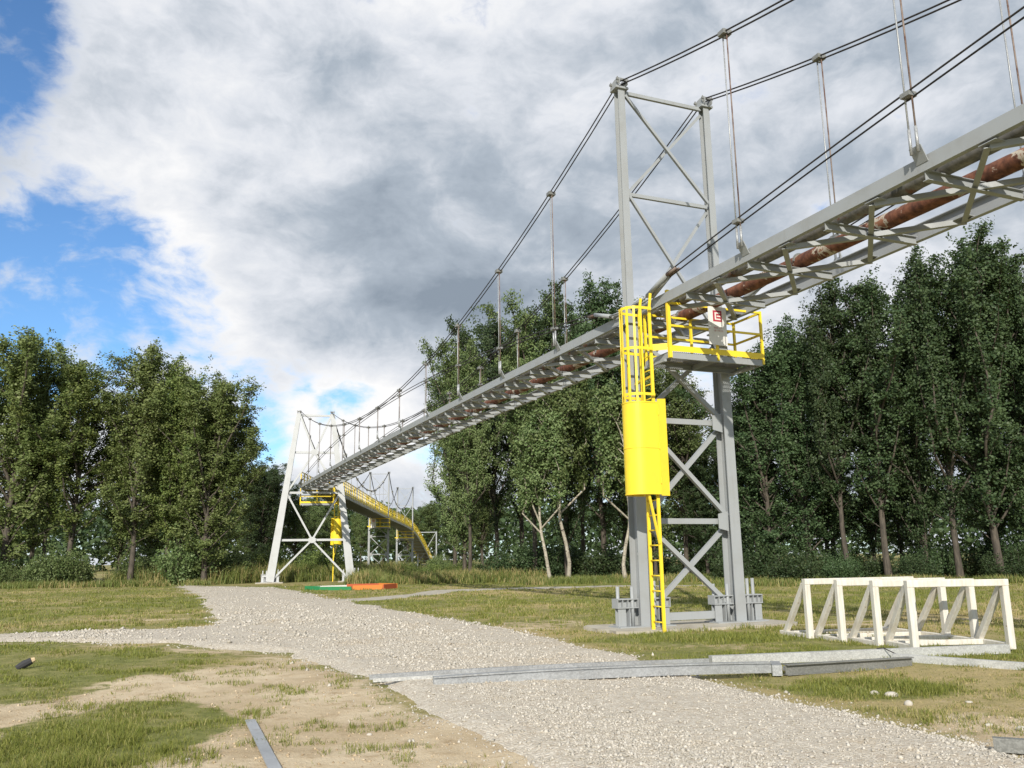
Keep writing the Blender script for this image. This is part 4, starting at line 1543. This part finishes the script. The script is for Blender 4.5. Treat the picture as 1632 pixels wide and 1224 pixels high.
def make_tree(name, seed, H, base, rad, nl, bark, leafmat, leaf=0.14, lean=0.0, bend=0.0, density=1.0, tips=3, rise=0.9):
    """trunk and ascending limbs, twigs with leaf clumps; origin at the foot"""
    r = np.random.default_rng(seed)
    V, F = [], []
    k = 12
    hs = np.linspace(0, H * 0.95, k)
    ph = r.uniform(0, 6.28)
    wob = np.cumsum(r.normal(0, 0.11, (k, 2)), 0) * (hs / H)[:, None]
    tr = np.stack([wob[:, 0] + lean * hs + bend * np.sin(hs / H * 5.5 + ph) * np.minimum(hs, 3) / 3, wob[:, 1] + bend * 0.4 * np.cos(hs / H * 5 + ph), hs], -1)
    tr[0] = (0, 0, -0.15)
    R0 = 0.0085 * H + 0.02
    tube_np(V, F, tr, [R0 * (1.25 if i == 0 else 1) * (1 - 0.93 * h / H) for i, h in enumerate(hs)], 8)
    C = []
    az = r.uniform(0, 6.28)

    def env(u):
        # crown half-width, u from 0 (crown foot) to 1 (top)
        return rad * (0.55 + 0.45 * min(1, u / 0.3)) * (1 - max(0, (u - 0.35) / 0.65) ** 1.5 * 0.82)
    for i in range(nl):
        u = (i + r.uniform(0, 1)) / nl
        h0 = base * H + (0.90 - base) * H * u
        p0 = np.array([np.interp(h0, hs, tr[:, j]) for j in range(3)])
        az += 2.4 + r.normal(0, 0.5)
        ln = env(u) * r.uniform(0.5, 1.35) * (0.75 + 0.5 * math.sin(az * 1.0 + u * 9 + ph) ** 2)
        el = rise * r.uniform(0.7, 1.25) + 0.25 * u
        d = np.array([math.cos(az) * math.cos(el), math.sin(az) * math.cos(el), math.sin(el)])
        m = 5
        pts = [p0]
        L_ = ln / max(0.45, math.cos(el))
        L_ = min(L_, (H - h0) * 1.05 + 0.5)
        for q in range(m):
            d = d + np.array([0, 0, 0.06]) + r.normal(0, 0.10, 3)
            d /= np.linalg.norm(d)
            pts.append(pts[-1] + d * L_ / m)
        pts = np.array(pts)
        r0 = 0.016 + 0.010 * L_
        tube_np(V, F, pts, np.linspace(r0, 0.008, m + 1), 5)
        nt = max(3, int(L_ * 4.1 * density))
        for _ in range(nt):
            w = r.beta(1.7, 1.0) * m
            b0 = pts[min(int(w), m - 1)] + (pts[min(int(w) + 1, m)] - pts[min(int(w), m - 1)]) * (w - int(w))
            td = r.normal(0, 1, 3)
            td[2] = abs(td[2]) * 0.8 + 0.15
            td /= np.linalg.norm(td)
            tl = r.uniform(0.3, 0.85)
            nc = int(r.integers(30, 54))
            s = r.uniform(0.15, 1.05, nc)
            droop = np.array([0, 0, -0.18])
            pp = b0 + td * (s * tl)[:, None] + droop * (s ** 2)[:, None] * tl + r.normal(0, 0.13, (nc, 3))
            C.append(pp)
            if r.random() < 0.35:
                tube_np(V, F, [b0, b0 + td * tl * 0.9], [0.009, 0.004], 3)
    # side leaders: slim spires beside the main stem
    for i in range(3):
        a = r.uniform(0, 6.28)
        q = rad * r.uniform(0.45, 0.85)
        hb, ht = H * r.uniform(0.35, 0.5), H * r.uniform(0.72, 0.93)
        pts = np.array([[np.interp(hb - 1.5, hs, tr[:, 0]), np.interp(hb - 1.5, hs, tr[:, 1]), hb - 1.5]] +
                       [[tr[-1, 0] * z / H + q * math.cos(a) + r.normal(0, .12), tr[-1, 1] * z / H + q * math.sin(a) + r.normal(0, .12), z] for z in np.linspace(hb, ht, 7)])
        tube_np(V, F, pts, np.linspace(0.07, 0.01, 8), 5)
        for z in np.linspace(0, 1, 26):
            b0 = np.array([np.interp(z * 6 + 1, range(8), pts[:, j]) for j in range(3)])
            for _ in range(2):
                td = r.normal(0, 1, 3)
                td[2] = abs(td[2]) * 0.9 + 0.3
                td /= np.linalg.norm(td)
                nc = int(r.integers(26, 46))
                sp_ = r.uniform(0.1, 1.0, nc)
                C.append(b0 + td * (sp_ * 0.75 * (1.15 - 0.6 * z))[:, None] + r.normal(0, 0.14, (nc, 3)))
    # leading shoots at the top
    top = tr[-1]
    for i in range(tips):
        d = np.array([r.normal(0, 0.25), r.normal(0, 0.25), 1.0])
        L_ = H * r.uniform(0.05, 0.15)
        p0 = top + np.array([r.normal(0, rad * 0.28), r.normal(0, rad * 0.28), -H * r.uniform(0.06, 0.16)])
        for s in np.linspace(0, 1, 10):
            q = p0 + d * L_ * s + r.normal(0, 0.14, 3)
            C.append(q + r.normal(0, 0.30 * (1.15 - 0.75 * s), (int(26 - 14 * s), 3)))
    C = np.concatenate(C)
    me = mesh_np('trunk', np.array(V), np.array(F).ravel(), 4, bark, True)
    lm = leaves_np('crown', C, leaf, leafmat, r, 0.55, tr)
    root = empty(name, (0, 0, 0))
    for nm, mm in (('trunk', me), ('crown', lm)):
        o = bpy.data.objects.new(nm, mm)
        col.objects.link(o)
        o.parent = root
        o.material_slots[0].link = 'OBJECT'
        o.material_slots[0].material = mm.materials[0]
    return root, H, len(C)


protos = []
tot = 0
for i, (sd_, H, base, rad, nl, bend, dn, rise) in enumerate(((11, 18, 0.10, 2.7, 58, 0.12, 1.0, 1.05), (12, 18, 0.14, 3.2, 54, 0.2, 1.0, 0.95), (13, 18, 0.07, 2.4, 60, 0.1, 1.0, 1.15),
                                                      (14, 18, 0.16, 3.4, 52, 0.25, 1.0, 0.9), (15, 18, 0.20, 3.0, 48, 0.3, 0.95, 1.0), (16, 18, 0.05, 3.0, 60, 0.1, 1.0, 1.0))):
    p_, h_, n_ = make_tree('poplar_tree', sd_, H, base, rad, nl, M['bark'], M['leaf'], 0.122, 0, bend, dn, 7, rise)
    protos.append(p_)
    tot += n_
pale_proto, _, n_ = make_tree('pale_barked_tree', 31, 13.0, 0.42, 2.2, 30, M['bark_pale'], M['leaf_mid'], 0.14, 0.05, 0.55, 0.9, 2, 0.7)
print('leaves', tot + n_)
used = set()


def plant(proto, x, y, H, H0, rz, leafmat, barkmat, label, cat, group, name, wide=1.0):
    s = H / H0
    if proto.as_pointer() in used:
        o = copy_tree(proto, (x, y, 0), rz)
    else:
        o = proto
        used.add(proto.as_pointer())
    o.location = (x, y, float(gh(x, y)) - 0.03)
    o.rotation_euler = (0, 0, rz)
    ws = wide * (0.55 * s + 0.45)
    o.scale = (ws, ws, s)
    o.name = name
    tag(o, label, cat, group)
    for ch in o.children:
        ch.material_slots[0].link = 'OBJECT'
        ch.material_slots[0].material = leafmat if ch.name.startswith('crown') else barkmat
    return o


LEFT = [(-42.4, 66, 19.2), (-37.4, 64, 19.5), (-36.0, 67, 18.4), (-33.0, 65, 17.4), (-31.2, 69, 14.6), (-28.1, 64, 17.9), (-26.2, 66, 17.0), (-24.6, 64, 15.4),
        (-22.3, 63, 15.6), (-22.6, 66, 13.8), (-43.0, 78, 14.0), (-33.5, 80, 12.0), (-27.4, 80, 11.5), (-47, 70, 19)]
MID = [(-5.0, 73, 18.2), (-3.9, 68, 20.4), (-3.1, 60, 16.2), (-1.4, 66, 20.9), (1.3, 59, 19.6), (3.5, 58, 20.6), (6.0, 60, 21.2), (8.0, 62, 20.3), (9.8, 61, 16.2), (11.8, 60, 14.5),
       (0.5, 72, 21.0), (5.7, 73, 22.0), (10.6, 74, 19.0), (13.2, 66, 13.0)]
RIGHT = [(14.4, 56, 11.4), (15.0, 51, 14.2), (16.8, 50, 15.7), (18.2, 48, 17.0), (20.0, 47, 17.4), (22.0, 47, 16.6), (23.3, 46, 17.8), (24.9, 45, 18.8), (26.9, 45, 17.9), (29.1, 46, 17.3),
         (17.3, 62, 12.5), (21.8, 60, 16.6), (26.1, 59, 15.4), (31.6, 58, 18.0), (34.4, 56, 20.0), (33, 48, 18)]
FAR = [(-28.7, 98, 12.8), (-28.6, 105, 12.9), (-27.6, 110, 9.8), (-25.8, 120, 9.6), (-34.5, 112, 13.9), (-32.5, 185, 13.8), (-28.6, 190, 13.4), (-23.8, 195, 12.7), (-17.7, 190, 13.9),
       (-12.2, 180, 13.8), (-4.0, 105, 13.0), (-40, 170, 15)]
UNDER = [(15.5, 55, 7.5), (18.5, 52, 8.5), (21.0, 51, 7.0), (24.0, 52, 9.0), (27.5, 50, 8.0), (30.5, 51, 8.5), (13.0, 59, 8.0)]
rr = random.Random(5)
seq = 0
used_names = used
for grp, lst, lm, bm, lab in (
        ('poplars left of the splayed tower', LEFT, M['leaf'], M['bark'], 'tall leafy poplar in the pale green stand beyond the gravel road'),
        ('trees behind the near deck', MID, M['leaf_mid'], M['bark'], 'tall dense poplar in the stand behind the hanging deck'),
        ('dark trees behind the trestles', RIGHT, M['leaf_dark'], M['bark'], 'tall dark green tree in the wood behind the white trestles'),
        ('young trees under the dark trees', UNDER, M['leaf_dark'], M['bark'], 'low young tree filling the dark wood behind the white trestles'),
        ('distant trees beyond the bridge', FAR, M['leaf_mid'], M['bark'], 'distant low tree seen beyond the splayed tower and walkway')):
    for (x_, y_, h_) in lst:
        pr_ = protos[(seq * 5 + seq // 6) % len(protos)]
        seq += 1
        w_ = rr.uniform(0.85, 1.22) * (1.35 if lst is FAR else 1.18 if lst is LEFT else 1.0)
        lm_ = lm if rr.random() < 0.75 else {M['leaf']: M['leaf_bush'], M['leaf_mid']: M['leaf_dark'], M['leaf_dark']: M['leaf_dark']}[lm]
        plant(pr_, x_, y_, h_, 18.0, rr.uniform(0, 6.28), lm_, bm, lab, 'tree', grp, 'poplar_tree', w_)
for (x_, y_, h_, a_, lb) in ((2.2, 53.6, 11.0, 2.2, 'slim pale barked tree with a short bare trunk left of the curved pale one'),
                             (3.3, 54.5, 14.0, 3.6, 'pale barked tree with a long curved bare trunk behind the deck'),
                             (6.6, 52.5, 12.5, 0.4, 'pale barked tree leaning beside the yellow shield of the tower')):
    plant(pale_proto, x_, y_, h_, 13.0, a_, M['leaf_mid'], M['bark_pale'], lb, 'tree', 'pale barked trees', 'pale_barked_tree')


# shrubs
def make_shrub(seed, n_stem, R, H, n_leaf, leaf):
    r = np.random.default_rng(seed)
    V, F, C = [], [], []
    for i in range(n_stem):
        a, q = r.uniform(0, 6.28), R * math.sqrt(r.uniform(0, 1))
        tip = np.array([q * math.cos(a), q * math.sin(a), H * r.uniform(0.55, 1.05) * (1 - 0.35 * (q / R) ** 2)])
        b = np.array([tip[0] * 0.35, tip[1] * 0.35, -0.05])
        midp = (b + tip) / 2 + r.normal(0, 0.12, 3)
        tube_np(V, F, [b, midp, tip], [0.025, 0.016, 0.006], 4)
        u = r.uniform(0.12, 1.05, n_leaf // n_stem)[:, None]
        line = np.where(u < 0.5, b + (midp - b) * u * 2, midp + (tip - midp) * (u - 0.5) * 2)
        C.append(line + r.normal(0, 0.20, line.shape) * (0.6 + 0.6 * u))
    C = np.concatenate(C)
    C[:, 2] = np.abs(C[:, 2])
    root = empty('shrub', (0, 0, 0))
    for nm, mm in (('stems', mesh_np('stems', np.array(V), np.array(F).ravel(), 4, M['bark'], True)), ('foliage', leaves_np('foliage', C, leaf, M['leaf_bush'], r, 0.1))):
        o = bpy.data.objects.new(nm, mm)
        col.objects.link(o)
        o.parent = root
    return root


sh = [make_shrub(51, 26, 1.5, 2.3, 7200, 0.105), make_shrub(52, 22, 1.2, 1.7, 5200, 0.10), make_shrub(53, 30, 1.8, 2.9, 9000, 0.11)]
SHR = []
for (x0, x1, y0, y1, n, s0, s1, mt, gp, lb) in (
        (-52, -21, 62, 71, 32, 0.6, 1.4, 'leaf_mid', 'shrubs under the poplars', 'leafy shrub at the foot of the pale green poplars'),
        (-24, -13, 71, 78, 13, 0.7, 1.2, 'leaf_bush', 'shrubs behind the splayed tower', 'bright green shrub in the weeds behind the splayed tower'),
        (-12, 0, 65, 72, 13, 0.45, 0.62, 'leaf_bush', 'shrubs by the dark brown trunk', 'green shrub in the undergrowth between walkway and middle trees'),
        (-2, 15, 59, 65, 15, 0.7, 1.4, 'leaf_dark', 'shrubs under the middle trees', 'shrub in the undergrowth of the stand behind the hanging deck'),
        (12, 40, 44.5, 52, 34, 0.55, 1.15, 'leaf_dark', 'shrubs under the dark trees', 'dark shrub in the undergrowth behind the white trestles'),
        (-26, -5, 84, 104, 14, 0.55, 0.8, 'leaf_mid', 'far shrubs below the walkway', 'far shrub standing below the yellow railed walkway')):
    for k in range(n):
        x_ = x0 + (x1 - x0) * (k + rr.uniform(0, 1)) / n
        y_ = rr.uniform(y0, y1)
        pr_ = sh[rr.randrange(3)]
        o = pr_ if pr_.as_pointer() not in used else None
        if o is None:
            o = copy_tree(pr_, (x_, y_, 0), 0)
        else:
            used.add(pr_.as_pointer())
        s_ = rr.uniform(s0, s1)
        o.location = (x_, y_, float(gh(x_, y_)) - 0.03)
        o.rotation_euler = (0, 0, rr.uniform(0, 6.28))
        o.scale = (s_, s_, s_ * rr.uniform(0.85, 1.15))
        tag(o, lb, 'shrub', gp)
        for ch in o.children:
            if ch.name.startswith('foliage'):
                ch.material_slots[0].link = 'OBJECT'
                ch.material_slots[0].material = M[mt]

# far woodland that closes the horizon
n = 60000
ang = rng.uniform(-0.95, 0.95, n)
dist = rng.uniform(205, 260, n)
fx, fy = np.sin(ang) * dist, np.cos(ang) * dist
hh = 11 + 6 * fbm(ang * 26, dist * 0.02, 61, 3) + 3 * fbm(ang * 90, dist * 0.05, 62, 2)
fz = hh * rng.beta(1.6, 1.0, n)
fw = bpy.data.objects.new('far_woodland', leaves_np('far_woodland', np.stack([fx, fy, fz], -1), 1.15, M['leaf_dark'], rng))
col.objects.link(fw)
tag(fw, 'far woodland closing the horizon behind the meadow', 'woodland', kind='stuff')
print('objects', len(bpy.data.objects))
